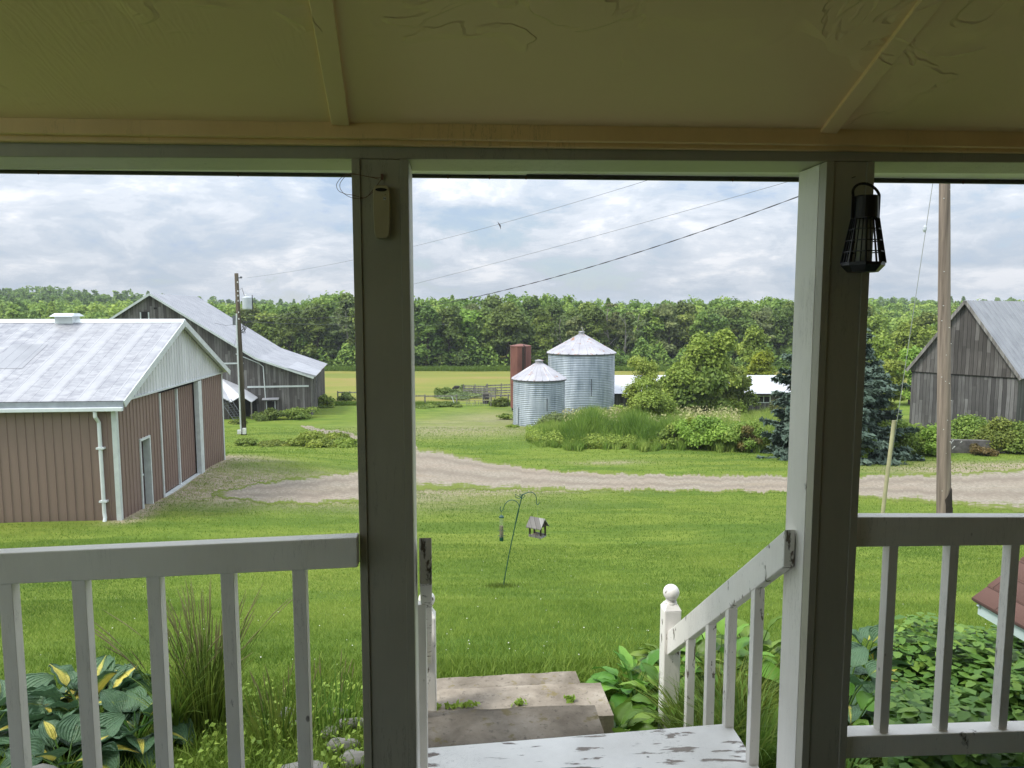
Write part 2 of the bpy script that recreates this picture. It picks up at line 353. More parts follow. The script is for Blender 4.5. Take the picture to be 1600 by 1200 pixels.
def gravel():
    b = NB('driveway_gravel'); n = b.noise(.5, 6, .6); n2 = b.noise(9, 7, .75); v = b.vor(28)
    tr = b.noise(1.0, 5, .6, b.co((.35, 1.6, 1), (0, 0, -YAW)))
    c = b.ramp(n2, [(.3, (.150, .128, .095)), (.5, (.29, .255, .200)), (.7, (.46, .415, .345))])
    c = b.mix(b.ramp(n, [(.4, 0.0), (.7, .45)]), c, (.30, .23, .175)); c = b.mix(b.ramp(tr, [(.52, 0.0), (.66, .5)]), c, (.27, .22, .15))
    ed = b.math('MINIMUM', b.attr('edge'), 1.0); tn = b.noise(2.6, 8, .72, b.co((.5, 1, 1), loc=(5, 5, 0)))
    c = b.mix(b.math('MULTIPLY', b.attr('rut'), b.ramp(tn, [(.3, .4), (.6, 1.0)])), c, (.215, .18, .14))
    tuft = b.ramp(b.math('ADD', b.math('MULTIPLY', tn, .9), b.math('MULTIPLY', ed, .36)), [(.60, 0.0), (.70, 1.0)])
    c = b.mix(tuft, c, b.mix(b.noise(20, 4, .7, None), (.10, .145, .025), (.20, .225, .05)))
    return b.done(c, .95, b.bump(b.math('ADD', n2, v), .8, .03), spec=.15)
gravel()
def lawn():
    b = NB('lawn_ground'); field = b.attr('field'); bare = b.attr('bare'); lush = b.attr('lush')
    a1 = b.noise(.22, 6, .62); a2 = b.noise(1.7, 7, .68, b.co((.45, 1, 1), (0, 0, -YAW))); a3 = b.noise(26, 5, .7); a4 = b.noise(.6, 5, .6, b.co((.25, 1, 1), (0, 0, R(8)), loc=(3, 8, 0)))
    c = b.ramp(a2, [(.32, (.080, .135, .020)), (.5, (.135, .200, .030)), (.68, (.205, .265, .048))])
    c = b.mix(b.ramp(a1, [(.38, 0.0), (.66, .65)]), c, (.215, .245, .045)); c = b.mix(b.ramp(a4, [(.5, 0.0), (.60, .7)]), c, (.080, .140, .022))
    c = b.mix(b.math('MULTIPLY', a3, .4), c, (.055, .10, .010))
    c = b.mix(b.math('MULTIPLY', lush, .6), c, (.05, .11, .012))
    f = b.ramp(b.noise(.09, 6, .6, b.co((.35, 1, 1), (0, 0, -YAW))), [(.35, (.16, .19, .045)), (.52, (.225, .225, .055)), (.66, (.29, .215, .085))])
    f = b.mix(b.math('MULTIPLY', b.noise(1.3, 6, .7, b.co((.3, 1, 1))), .4), f, (.12, .15, .022))
    c = b.mix(field, c, f)
    gr = b.ramp(b.noise(7, 7, .72), [(.35, (.22, .17, .11)), (.65, (.44, .37, .30))])
    bm = b.math('MULTIPLY', bare, b.ramp(b.noise(2.6, 7, .7, b.co((.5, 1, 1))), [(.30, 0.0), (.50, 1.0)]))
    c = b.mix(b.math('MULTIPLY', bare, .5), c, (.20, .18, .05)); c = b.mix(bm, c, gr)
    return b.done(c, .95, b.bump(b.math('ADD', a3, a2), .55, .06), spec=.1)
lawn()
def leafmat(name, dark, mid, light, trans=.3, rough=.6):
    b = NB(name); t = b.attr('tint')
    oi = b.n.new('ShaderNodeObjectInfo')
    c = b.ramp(t, [(0.0, dark), (.5, mid), (1.0, light)])
    hs = b.n.new('ShaderNodeHueSaturation'); b.l.new(c, hs.inputs['Color'])
    b.l.new(b.math('ADD', b.math('MULTIPLY', oi.outputs['Random'], .04), .48), hs.inputs['Hue'])
    b.l.new(b.math('ADD', b.math('MULTIPLY', oi.outputs['Random'], .35), .82), hs.inputs['Value'])
    return b.done(hs.outputs[0], rough, spec=.25, trans=trans)
leafmat('leaf_broad', (0.101, 0.159, 0.031), (0.209, 0.287, 0.053), (0.365, 0.427, 0.083))
leafmat('leaf_dark', (0.074, 0.122, 0.031), (0.149, 0.22, 0.046), (0.257, 0.329, 0.068))
leafmat('leaf_olive', (0.109, 0.144, 0.055), (0.201, 0.247, 0.086), (0.31, 0.356, 0.127))
leafmat('leaf_bright', (0.136, 0.207, 0.035), (0.254, 0.353, 0.055), (0.401, 0.493, 0.094))
leafmat('leaf_yellow', (0.121, 0.154, 0.013), (0.231, 0.264, 0.02), (0.352, 0.374, 0.033))
leafmat('leaf_willow', (.20, .29, .055), (.33, .44, .08), (.46, .56, .13))
leafmat('leaf_bluespruce', (0.034, 0.06, 0.039), (0.07, 0.108, 0.076), (0.135, 0.185, 0.136), .1)
leafmat('leaf_conifer', (0.032, 0.072, 0.022), (0.064, 0.128, 0.035), (0.112, 0.192, 0.051), .1)
leafmat('leaf_rusty', (0.078, 0.078, 0.023), (0.169, 0.143, 0.046), (0.312, 0.221, 0.078))
leafmat('grass_blade', (0.09, 0.155, 0.02), (0.165, 0.245, 0.034), (0.275, 0.345, 0.062), .35)
leafmat('tall_grass_blade', (0.09, 0.16, 0.026), (0.175, 0.265, 0.042), (0.34, 0.4, 0.095), .35)
leafmat('seed_head', (0.236, 0.209, 0.103), (0.399, 0.356, 0.176), (0.58, 0.535, 0.271), .2)
leafmat('clover_flower', (.6, .6, .5), (.7, .7, .6), (.8, .8, .7), .1)
leafmat('hosta_green', (0.07, 0.158, 0.023), (0.133, 0.254, 0.034), (0.218, 0.359, 0.057), .25, .4)
leafmat('ground_leaf', (0.058, 0.14, 0.028), (0.116, 0.238, 0.043), (0.232, 0.368, 0.062), .25, .45)
def hosta_var():
    b = NB('hosta_variegated'); uv = b.n.new('ShaderNodeUVMap'); o = b.sep(uv.outputs[0])
    d = b.math('ABSOLUTE', b.math('SUBTRACT', o[0], .5))                       # 0 midrib, .5 edge
    n = b.noise(5, 4, .6); k = b.math('ADD', d, b.math('MULTIPLY', n, .28))
    k = b.math('ADD', k, b.math('SUBTRACT', b.math('MULTIPLY', b.attr('tint'), .34), .04))
    wob = b.math('SINE', b.math('MULTIPLY', d, 75)); k = b.math('ADD', k, b.math('MULTIPLY', wob, .012))
    rip = b.noise(30, 4, .6)
    green = b.mix(rip, (.050, .115, .058), (.125, .225, .110))
    c = b.ramp(k, [(.20, (.62, .54, .09)), (.28, (.56, .50, .10)), (.31, (.16, .25, .05)), (.36, (.0, .0, .0))])
    m = b.ramp(k, [(.31, 0.0), (.35, 1.0)]); c = b.mix(m, c, green)
    return b.done(c, .42, b.bump(b.math('ADD', b.math('MULTIPLY', wob, .4), b.math('MULTIPLY', rip, 3.5)), .55, .008), spec=.4, trans=.18)
hosta_var()

# ---------------------------------------------------------------- mesh builders
class MB:
    def __init__(s): s.v = []; s.f = []
    def add(s, vs, fs):
        o = len(s.v); s.v += [tuple(v) for v in vs]; s.f += [tuple(i+o for i in f) for f in fs]; return s
    def box(s, x0, x1, y0, y1, z0, z1, M=None):
        vs = [Vector((x, y, z)) for x in (x0, x1) for y in (y0, y1) for z in (z0, z1)]
        if M is not None: vs = [M @ v for v in vs]
        return s.add(vs, [(0, 1, 3, 2), (4, 6, 7, 5), (0, 4, 5, 1), (2, 3, 7, 6), (0, 2, 6, 4), (1, 5, 7, 3)])
    def hexa(s, bot, top):                          # two quads (lists of 4 points) joined
        return s.add(list(bot)+list(top), [(3, 2, 1, 0), (4, 5, 6, 7), (0, 1, 5, 4), (1, 2, 6, 5), (2, 3, 7, 6), (3, 0, 4, 7)])
    def beam(s, a, b, w, h, up=(0, 0, 1)):          # bar from a to b; w across, h along up
        a, b = Vector(a), Vector(b); d = (b-a).normalized(); sd = d.cross(Vector(up)).normalized()*w/2; u = sd.cross(d).normalized()*h/2
        return s.hexa([a-sd-u, a+sd-u, a+sd+u, a-sd+u], [b-sd-u, b+sd-u, b+sd+u, b-sd+u])
    def tube(s, pts, rad, n=8, cap=True):
        pts = [Vector(p) for p in pts]; m = len(pts)
        if isinstance(rad, (int, float)): rad = [rad]*m
        o = len(s.v); prev = None
        for i, p in enumerate(pts):
            t = (pts[min(i+1, m-1)]-pts[max(i-1, 0)]).normalized()
            if prev is None: a = t.cross(Vector((0, 0, 1)) if abs(t.z) < .9 else Vector((1, 0, 0))).normalized()
            else: a = (prev-t*prev.dot(t)).normalized()
            prev = a; c = t.cross(a)
            for k in range(n):
                g = 2*math.pi*k/n; s.v.append(tuple(p+(a*math.cos(g)+c*math.sin(g))*rad[i]))
        for i in range(m-1):
            for k in range(n):
                k2 = (k+1) % n; s.f.append((o+i*n+k, o+i*n+k2, o+(i+1)*n+k2, o+(i+1)*n+k))
        if cap:
            s.f.append(tuple(o+k for k in range(n))[::-1]); s.f.append(tuple(o+(m-1)*n+k for k in range(n)))
        return s
    def lathe(s, prof, n=24, c=(0, 0, 0), cap=True, ph=0.0, wob=None):
        o = len(s.v); m = len(prof)
        for i, (r, z) in enumerate(prof):
            for k in range(n):
                g = 2*math.pi*k/n+ph; rr = r*(1 if wob is None else wob(g, z)); s.v.append((c[0]+rr*math.cos(g), c[1]+rr*math.sin(g), c[2]+z))
        for i in range(m-1):
            for k in range(n):
                k2 = (k+1) % n; s.f.append((o+i*n+k, o+i*n+k2, o+(i+1)*n+k2, o+(i+1)*n+k))
        if cap:
            s.f.append(tuple(o+k for k in range(n))[::-1]); s.f.append(tuple(o+(m-1)*n+k for k in range(n)))
        return s
    def sheet(s, O, U, V, us, offs, v0, v1, thick=0.0):   # ribbed sheet; us stations, offs offset along the normal, v0(u) v1(u)
        O, U, V = Vector(O), Vector(U), Vector(V); Nn = U.cross(V).normalized(); o = len(s.v); m = len(us)
        for u, f in zip(us, offs):
            for vv in (v0(u), v1(u)): s.v.append(tuple(O+U*u+V*vv+Nn*f))
        for i in range(m-1): s.f.append((o+2*i, o+2*i+2, o+2*i+3, o+2*i+1))
        if thick:
            q = len(s.v)
            for u, f in zip(us, offs):
                for vv in (v0(u), v1(u)): s.v.append(tuple(O+U*u+V*vv+Nn*(f-thick)))
            for i in range(m-1):
                s.f.append((q+2*i, q+2*i+1, q+2*i+3, q+2*i+2)); s.f.append((o+2*i, q+2*i, q+2*i+2, o+2*i+2)); s.f.append((o+2*i+1, o+2*i+3, q+2*i+3, q+2*i+1))
            s.f.append((o, o+1, q+1, q)); e = 2*(m-1); s.f.append((o+e, q+e, q+e+1, o+e+1))
        return s
    def split(s, name, mat, parent=None, **k):      # each loose piece becomes an object of its own
        p = list(range(len(s.v)))
        def f(i):
            while p[i] != i: p[i] = p[p[i]]; i = p[i]
            return i
        for fc in s.f:
            for q in fc[1:]: p[f(q)] = f(fc[0])
        g = {}
        for fc in s.f: g.setdefault(f(fc[0]), []).append(fc)
        for fs in g.values():
            ids = sorted({i for fc in fs for i in fc}); mp = {i: n for n, i in enumerate(ids)}; m = MB(); m.v = [s.v[i] for i in ids]; m.f = [tuple(mp[i] for i in fc) for fc in fs]; m.build(name, mat, parent, **k)
    def build(s, name, mat, parent=None, smooth=False, bevel=0.0, label=None):
        me = bpy.data.meshes.new(name); me.from_pydata(s.v, [], s.f); me.materials.append(MAT[mat])
        if smooth: me.polygons.foreach_set('use_smooth', [True]*len(me.polygons))
        bm = bmesh.new(); bm.from_mesh(me); bmesh.ops.recalc_face_normals(bm, faces=bm.faces); bm.to_mesh(me); bm.free()
        o = bpy.data.objects.new(name, me); COL.objects.link(o)
        if parent is not None: o.parent = parent
        if bevel:
            m = o.modifiers.new('bevel', 'BEVEL'); m.width = bevel; m.segments = 2; m.limit_method = 'ANGLE'
        if label: o['label'] = label
        return o
def ribs(u0, u1, pitch, w, h):                      # stations and offsets of a sheet with raised ribs
    us, of = [u0], [0.0]; u = math.ceil((u0+w)/pitch)*pitch
    while u < u1-w:
        us += [u-w, u-w*.5, u+w*.5, u+w]; of += [0, h, h, 0]; u += pitch
    us.append(u1); of.append(0.0); return us, of
def tag(o, label, cat, group=None, kind=None):
    if label: o['label'] = label
    if cat: o['category'] = cat
    if group: o['group'] = group
    if kind: o['kind'] = kind
    return o
def empty(name, loc, rz=0.0, label=None, cat=None, group=None):
    o = bpy.data.objects.new(name, None); COL.objects.link(o); o.location = loc; o.rotation_euler = (0, 0, rz); o.empty_display_size = .3
    return tag(o, label, cat, group)
def npmesh(name, V, Fq, mat, tint=None, uv=None, parent=None, smooth=False, attrs=None):
    me = bpy.data.meshes.new(name); V = np.asarray(V, np.float32).reshape(-1, 3); Fq = np.asarray(Fq, np.int32); k = Fq.shape[1]
    me.vertices.add(len(V)); me.vertices.foreach_set('co', V.ravel()); me.loops.add(Fq.size); me.loops.foreach_set('vertex_index', Fq.ravel())
    me.polygons.add(len(Fq)); me.polygons.foreach_set('loop_start', np.arange(0, Fq.size, k, dtype=np.int32))
    if smooth: me.polygons.foreach_set('use_smooth', np.ones(len(Fq), bool))
    me.update(calc_edges=True)
    if tint is not None:
        a = me.attributes.new('tint', 'FLOAT', 'POINT'); a.data.foreach_set('value', np.asarray(tint, np.float32))
    for nm, val in (attrs or {}).items():
        a = me.attributes.new(nm, 'FLOAT', 'POINT'); a.data.foreach_set('value', np.asarray(val, np.float32))
    if uv is not None:
        u = me.uv_layers.new(name='UVMap'); u.data.foreach_set('uv', np.asarray(uv, np.float32)[Fq.ravel()].ravel())
    me.materials.append(MAT[mat]); o = bpy.data.objects.new(name, me)
    COL.objects.link(o)
    if parent is not None: o.parent = parent
    return o

# ---------------------------------------------------------------- ground
def ground_mesh():
    Ds = np.concatenate([np.arange(-30, 2, 2.0), np.arange(2, 45, .22), np.arange(45, 90, .5), np.arange(90, 200, 2.5), np.arange(200, 700, 14), np.array([750, 900, 1300])])
    rr = np.linspace(-1, 1, 321); rr = rr*(.55+.45*rr*rr); DD, RR = np.meshgrid(Ds, rr, indexing='ij')
    LL = RR*(np.maximum(DD, 0)*2.2+28)
    Z = gz(DD, LL); X = HX*DD+RX*LL; Y = HY*DD+RY*LL
    V = np.stack([X, Y, Z], -1).reshape(-1, 3); a, b = DD.shape
    i, j = np.meshgrid(np.arange(a-1), np.arange(b-1), indexing='ij'); q = (i*b+j).ravel()
    Fq = np.stack([q, q+1, q+b+1, q+b], 1)
    sm = lambda x: np.clip(x, 0, 1)**2*(3-2*np.clip(x, 0, 1))
    field = sm((DD-(76+.02*LL))/5)
    bare = np.zeros_like(DD)
    def blob(px, py, wd, wl, amt=1.0):
        D, L = ground(px, py); return amt*np.exp(-((DD-D)/wd)**2-((LL-L)/wl)**2)
    for p in ((455, 762, 2.6, 6, 1.), (330, 768, 1.8, 3.2, 1.), (270, 775, 1.2, 2.0, .8), (560, 755, 2, 3, .7), (360, 715, 1.2, 2, .8), (720, 672, 5, 7, .55), (780, 655, 6, 5, .45), (545, 688, 2.5, 2.0, 1.), (700, 770, .9, 3.5, .75), (820, 766, .7, 3, .7),
              (1500, 735, 1.5, 3.5, .9), (1580, 728, 1.5, 4, .9), (950, 723, .8, 1.6, .6), (705, 660, 3, 4, .35)):
        bare = np.maximum(bare, blob(*p))
    # foot of the brown shed is scuffed earth
    s0, s1 = np.array([19.5, -10.5]), np.array([29, -11.4]); t = np.clip((DD-s0[0])/(s1[0]-s0[0]), 0, 1); dist = np.hypot(DD-(s0[0]+t*(s1-s0)[0]), LL-(s0[1]+t*(s1-s0)[1]))
    bare = np.maximum(bare, .85*np.exp(-(dist/.45)**2))
    lush = .9*np.exp(-((DD-7.0)/2.5)**2)*np.exp(-((LL-.4)/2.5)**2)
    o = npmesh('ground', V, Fq, 'lawn_ground', smooth=True, attrs={'field': field.ravel(), 'bare': bare.ravel(), 'lush': lush.ravel()})
    tag(o, 'mown green lawn falling away to yellow green fields', 'ground', kind='structure')
ground_mesh()
UP = [(330, 770), (380, 760), (430, 750), (500, 742), (555, 735), (600, 714), (650, 699), (700, 706), (760, 720), (860, 734), (1000, 740), (1230, 742), (1400, 741), (1500, 738), (1600, 733), (1780, 726)]
LO = [(330, 774), (380, 783), (430, 788), (500, 789), (555, 785), (600, 776), (650, 768), (700, 764), (760, 765), (860, 768), (1000, 768), (1230, 771), (1400, 782), (1500, 791), (1600, 801), (1780, 822)]
def iv(tab, x): return np.interp(x, [p[0] for p in tab], [p[1] for p in tab])
def strip(name, up, lo, x0, x1, label, cat, n=12):
    V, E, RU = [], [], []; xs = np.arange(x0, x1+1, 2.0); ph = rng.random(6)*6
    for x in xs:
        ju = 1.3*math.sin(x*.11+ph[0])+.9*math.sin(x*.31+ph[1])+.7*math.sin(x*.83+ph[2])+rng.normal()*.45
        jl = 1.6*math.sin(x*.09+ph[3])+1.1*math.sin(x*.27+ph[4])+.8*math.sin(x*.9+ph[5])+rng.normal()*.6
        D0, L0 = ground(x, iv(up, x)+ju); D1, L1 = ground(x, iv(lo, x)+jl)
        for k in range(n+1):
            t = k/n; D = D0+(D1-D0)*t; L = L0+(L1-L0)*t; V.append(gpt(D, L, .010)); E.append(max(0, 1-min(t, 1-t)*4.5)+max(0, (400-x)/90)); RU.append(math.exp(-((t-.30)/.07)**2)+math.exp(-((t-.66)/.07)**2))
    a = len(xs); Fq = [(i*(n+1)+k, i*(n+1)+k+1, (i+1)*(n+1)+k+1, (i+1)*(n+1)+k) for i in range(a-1) for k in range(n)]
    o = npmesh(name, [tuple(v) for v in V], Fq, 'driveway_gravel', smooth=True, attrs={'edge': E, 'rut': RU}); tag(o, label, cat, kind='structure')
strip('driveway', UP, LO, 330, 1780, 'pale gravel driveway curving across the lawn', 'driveway', 22)
strip('path', [(470, 665), (540, 674), (600, 688), (655, 699)], [(470, 667), (540, 690), (600, 704), (655, 712)], 470, 652, 'short gravel spur running up to the grey barn', 'path')

# ---------------------------------------------------------------- porch
FLOORZ = -1.68
def porch():
    P = empty('house_porch', (0, 2.5, FLOORZ), 0, 'old cream and white farmhouse porch framing the view', 'porch')
    O = Vector((0, 2.5, FLOORZ))
    def bx(m, x0, x1, y0, y1, z0, z1): m.box(x0-O.x, x1-O.x, y0-O.y, y1-O.y, z0-O.z, z1-O.z); return m
    XL, XR = -5.2, 5.2
    # levels of the header read at both ends of the view (the old header sags a little)
    def line(pyl, pyr, Y):
        a = onY(0, pyl, Y); b = onY(1600, pyr, Y); k = (b.z-a.z)/(b.x-a.x); return lambda x: a.z+(x-a.x)*k
    def bar(m, Y0, Y1, zb, zt, x0=XL, x1=XR, n=14):
        for i in range(n):
            xa, xb = x0+(x1-x0)*i/n, x0+(x1-x0)*(i+1)/n
            m.hexa([Vector(p)-O for p in ((xa, Y0, zb(xa)), (xb, Y0, zb(xb)), (xb, Y1, zb(xb)), (xa, Y1, zb(xa)))], [Vector(p)-O for p in ((xa, Y0, zt(xa)), (xb, Y0, zt(xb)), (xb, Y1, zt(xb)), (xa, Y1, zt(xa)))])
        return m
    zb = line(245, 254, 2.40); zg = line(223, 241, 2.40); zc1 = line(211, 233, 2.375); zc2 = line(184, 206, 2.35)
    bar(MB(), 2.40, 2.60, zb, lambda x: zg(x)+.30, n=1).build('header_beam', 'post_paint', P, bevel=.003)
    bar(MB(), 2.375, 2.398, zg, lambda x: zc2(x)+.05, n=1).build('trim_board', 'cream_trim_paint', P, bevel=.003)
    bar(MB(), 2.35, 2.374, zc1, lambda x: zc2(x)+.04, n=1).build('trim_board', 'cream_trim_paint', P, bevel=.004)
    # sloping ceiling with battens
    k = .27; zc = lambda x, y: zc2(x)+.0+(2.35-y)*k
    m = MB(); nx = 20
    q = lambda x, y, d=0.0: Vector((x, y, zc(x, y)+d))-O
    m.hexa([q(XL, 2.37), q(XR, 2.37), q(XR, -.5), q(XL, -.5)], [q(XL, 2.37, .03), q(XR, 2.37, .03), q(XR, -.5, .03), q(XL, -.5, .03)]); m.build('ceiling', 'trowelled_cream_plaster', P)
    def cpt(px, py):                                # view ray on the ceiling plane
        lo, hi = .2, 4.0
        for _ in range(40):
            mid = (lo+hi)/2; p = onY(px, py, mid)
            if p.z > zc(p.x, mid): hi = mid
            else: lo = mid
        return onY(px, py, lo)
    for (a, b) in (((502, 0), (532, 190)), ((1452, 0), (1291, 207))):
        A, B = cpt(*a), cpt(*b); d = A-B; A2 = B+d*(2.7/abs(d.y))
        B = B-d.normalized()*0.0; dn = Vector((0, 0, -.006))
        m = MB().beam(B-O+dn, A2-O+dn, .055, .014); m.build('batten', 'trowelled_cream_plaster', P, bevel=.003)
    xm = -3.6; m = MB().beam(Vector((xm, 2.34, zc(xm, 2.34)-.006))-O, Vector((xm, -.4, zc(xm, -.4)-.006))-O, .055, .014); m.build('batten', 'trowelled_cream_plaster', P, bevel=.003)
    # soffit of the overhang, its edge drip and the roof above
    zs = line(270, 287, 2.93)
    zi = lambda x: zb(x)+.022
    for x0, x1, dz in ((XL, .27, 0.0), (.273, XR, .004)):
        m = MB(); m.hexa([Vector(p)-O for p in ((x0, 2.604, zi(x0)+dz), (x1, 2.604, zi(x1)+dz), (x1, 2.93, zs(x1)+.012+dz), (x0, 2.93, zs(x0)+.012+dz))],
               [Vector(p)-O for p in ((x0, 2.604, zi(x0)+.02+dz), (x1, 2.604, zi(x1)+.02+dz), (x1, 2.93, zs(x1)+.03+dz), (x0, 2.93, zs(x0)+.03+dz))]); m.build('soffit', 'soffit_paint', P)
    bar(MB(), 2.932, 2.95, zs, lambda x: zs(x)+.13, n=1).build('drip_edge', 'black_drip', P)
    m = MB(); m.hexa([Vector(p)-O for p in ((XL, 2.99, .66), (XR, 2.99, .66), (XR, -.6, 1.66), (XL, -.6, 1.66))], [Vector(p)-O for p in ((XL, 2.99, .70), (XR, 2.99, .70), (XR, -.6, 1.70), (XL, -.6, 1.70))]); m.build('roof', 'grey_roof_metal', P)
    # nails rusting in the soffit edge
    m = MB()
    for px in (60, 372, 700, 765, 822, 1145, 1505):
        p = onY(px, float(np.interp(px, [0, 1600], [270, 287]))-.5, 2.93)-O; m.lathe([(.001, -.006), (.004, -.002), (.004, .006)], 6, p)
    m.split('nail', 'rust_stain', P)
    # floor with carpet, and the house wall behind the camera
    bx(MB(), XL, XR, -.62, 2.425, FLOORZ-.10, FLOORZ-.012).build('floor', 'white_paint_worn', P)
    bx(MB(), XL, XR, -.60, 2.42, FLOORZ-.0115, FLOORZ-.002).build('carpet', 'teal_carpet', P)
    bx(MB(), XL, XR, 2.36, 2.42, FLOORZ-1.25, FLOORZ-.103).build('skirt_board', 'white_paint_worn', P)
    bx(MB(), -2.1, XR+.5, -.80, -.64, FLOORZ-1.3, 1.9).build('house_wall', 'dark_brick', P)
    bx(MB(), XR-.55, XR-.4, -.62, 2.2, FLOORZ-1.3, 1.3).build('shading_end_wall', 'dark_brick', P)  # unseen wall, added to keep light out of the porch's right side
    # posts: boxed in boards, with proud corner boards
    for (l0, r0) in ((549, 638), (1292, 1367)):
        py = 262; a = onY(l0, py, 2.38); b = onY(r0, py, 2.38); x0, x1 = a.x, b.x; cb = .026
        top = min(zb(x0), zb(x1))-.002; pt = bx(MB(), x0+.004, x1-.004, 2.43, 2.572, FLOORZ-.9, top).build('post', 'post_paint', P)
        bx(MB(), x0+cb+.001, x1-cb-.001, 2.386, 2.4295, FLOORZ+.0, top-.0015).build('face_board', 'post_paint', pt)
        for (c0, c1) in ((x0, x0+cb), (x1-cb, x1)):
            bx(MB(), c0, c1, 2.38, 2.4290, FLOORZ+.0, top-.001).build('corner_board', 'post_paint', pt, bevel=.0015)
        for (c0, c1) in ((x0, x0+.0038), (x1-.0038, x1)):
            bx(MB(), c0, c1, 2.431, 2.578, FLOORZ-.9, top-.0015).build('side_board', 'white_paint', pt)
    return P
porch()
# x of the inner faces of the posts
XPL = onY(638, 262, 2.38).x; XPR = onY(1292, 262, 2.38).x

def railing(label, Y, t0, t1, b0, b1, bl, xa, xb, bw, floor_gap=None):
    # t0,t1: pixel rows of the rail's top and bottom front edges at two pixel columns
    (c0, ty0, by0), (c1, ty1, by1) = t0, t1
    A, B = onY(c0, ty0, Y), onY(c1, ty1, Y); A2, B2 = onY(c0, by0, Y), onY(c1, by1, Y)
    kt = (B.z-A.z)/(B.x-A.x); kb = (B2.z-A2.z)/(B2.x-A2.x); zt = lambda x: A.z+(x-A.x)*kt; zb = lambda x: A2.z+(x-A2.x)*kb
    base = Vector((0.5*(xa+xb), Y, FLOORZ)); P = empty('porch_railing', base, 0, label, 'railing')
    def bar(z0, z1, y0, y1, name):
        m = MB(); m.hexa([Vector(p)-base for p in ((xa, y0, z0(xa)), (xb, y0, z0(xb)), (xb, y1, z0(xb)), (xa, y1, z0(xa)))], [Vector(p)-base for p in ((xa, y0, z1(xa)), (xb, y0, z1(xb)), (xb, y1, z1(xb)), (xa, y1, z1(xa)))])
        m.build(name, 'white_paint', P, bevel=.004)
    bar(zb, zt, Y, Y+.055, 'top_rail')
    zl = lambda x: zb(x)-(b1); bar(lambda x: zl(x)-.085, zl, Y-.01, Y+.06, 'bottom_rail')
    for px in bl:
        x = onY(px, b0, Y+.008).x; m = MB().box(x-base.x, x+bw-base.x, .006, .048, zl(x)-base.z-.002, zb(x)-base.z+.002); m.build('baluster', 'white_paint', P, bevel=.002)
XBL = onY(549, 262, 2.38).x; XBR = onY(1367, 262, 2.38).x
railing('peeling white railing left of the left porch post', 2.34, (0, 865, 914), (558, 840, 887), 915, .86, (-234, -118, -3, 112, 229, 345, 457), -4.2, XBL-.002, .042)
railing('white railing right of the post with the lantern', 2.43, (1337, 808, 855), (1600, 808, 852), 860, .70, (1389, 1484, 1579, 1674, 1770), XBR+.002, 4.4, .034)

def stair_rail(side, label):
    # handrail falling from the post to a turned newel on the concrete steps
    x0, x1 = (XPR-.043, XPR-.003) if side > 0 else (XPL+.012, XPL+.055)
    Y0, Y1 = 2.49, 3.90
    top0 = onY(1247 if side > 0 else 660, 827 if side > 0 else 840, Y0).z; bot0 = onY(1247, 885 if side > 0 else 897, Y0).z
    e1 = onY(1040, 987, Y1).z; e2 = onY(1040, 1024, Y1).z
    base = Vector((x0, Y1, -2.25)); P = empty('stair_railing', base, 0, label, 'railing')
    m = MB(); sk = 0.0 if side > 0 else -.062; m.hexa([Vector(p)-base for p in ((x0, Y0, bot0), (x1, Y0, bot0), (x1+sk, Y1, e2), (x0+sk, Y1, e2))], [Vector(p)-base for p in ((x0, Y0, top0), (x1, Y0, top0), (x1+sk, Y1, e1), (x0+sk, Y1, e1))])
    m.build('handrail', 'white_paint_worn', P, bevel=.004)
    nx = onY(1048, 960, 3.95).x if side > 0 else onY(667, 960, 3.95).x; hw = .048; ny = 3.90
    zt = onY(1048, 942, 3.95).z
    z0 = float(gz(4, 0))-.05
    def q(z, a): return [Vector((nx+sx*a, ny+.05+sy*a, z))-base for sx, sy in ((-1, -1), (1, -1), (1, 1), (-1, 1))]
    m = MB(); m.hexa(q(z0, hw), q(zt-.03, hw)); n = m.build('newel_post', 'white_paint_worn', P, bevel=.006)
    m = MB(); m.hexa(q(zt-.03, hw), q(zt, .032)); m.build('newel_shoulder', 'white_paint_worn', n)
    c = Vector((nx, ny+.05, zt))-base
    m = MB().lathe([(.034, -.001), (.034, .008), (.024, .014), (.030, .020)]+[(.046*math.cos(t), .062+.046*math.sin(t)) for t in np.linspace(-1.1, 1.45, 14)]+[(.004, .1085)], 20, c); m.build('ball_finial', 'white_paint_worn', n, smooth=True)
    for px in (1196, 1153, 1120, 1087):
        Yb = 2.49*(1247-715)/(px-715)
        t = (Yb-Y0)/(Y1-Y0); zb = bot0+(e2-bot0)*t; zz = -1.95-(Yb-2.75)*.55
        bx0 = x0+.002 if side > 0 else x0-.062*t-.02; m = MB().box(bx0-base.x, bx0+.040-base.x, Yb-base.y-.02, Yb-base.y+.02, zz-.15-base.z, zb+.012-base.z); m.build('baluster', 'white_paint_worn', P, bevel=.002)
    m = MB(); zA, zB = -2.0, -2.62
    m.hexa([Vector(p)-base for p in ((x0+sk*.1, 2.62, -2.35), (x1+sk*.1, 2.62, -2.35), (x1+sk, 3.9, -2.75), (x0+sk, 3.9, -2.75))], [Vector(p)-base for p in ((x0+sk*.1, 2.62, -1.99), (x1+sk*.1, 2.62, -1.99), (x1+sk, 3.9, -2.5), (x0+sk, 3.9, -2.5))]); m.build('stringer', 'white_paint_worn', P, bevel=.003)
stair_rail(1, 'peeling stair railing with round ball newel right of steps')
stair_rail(-1, 'stair railing mostly hidden behind the left porch post')

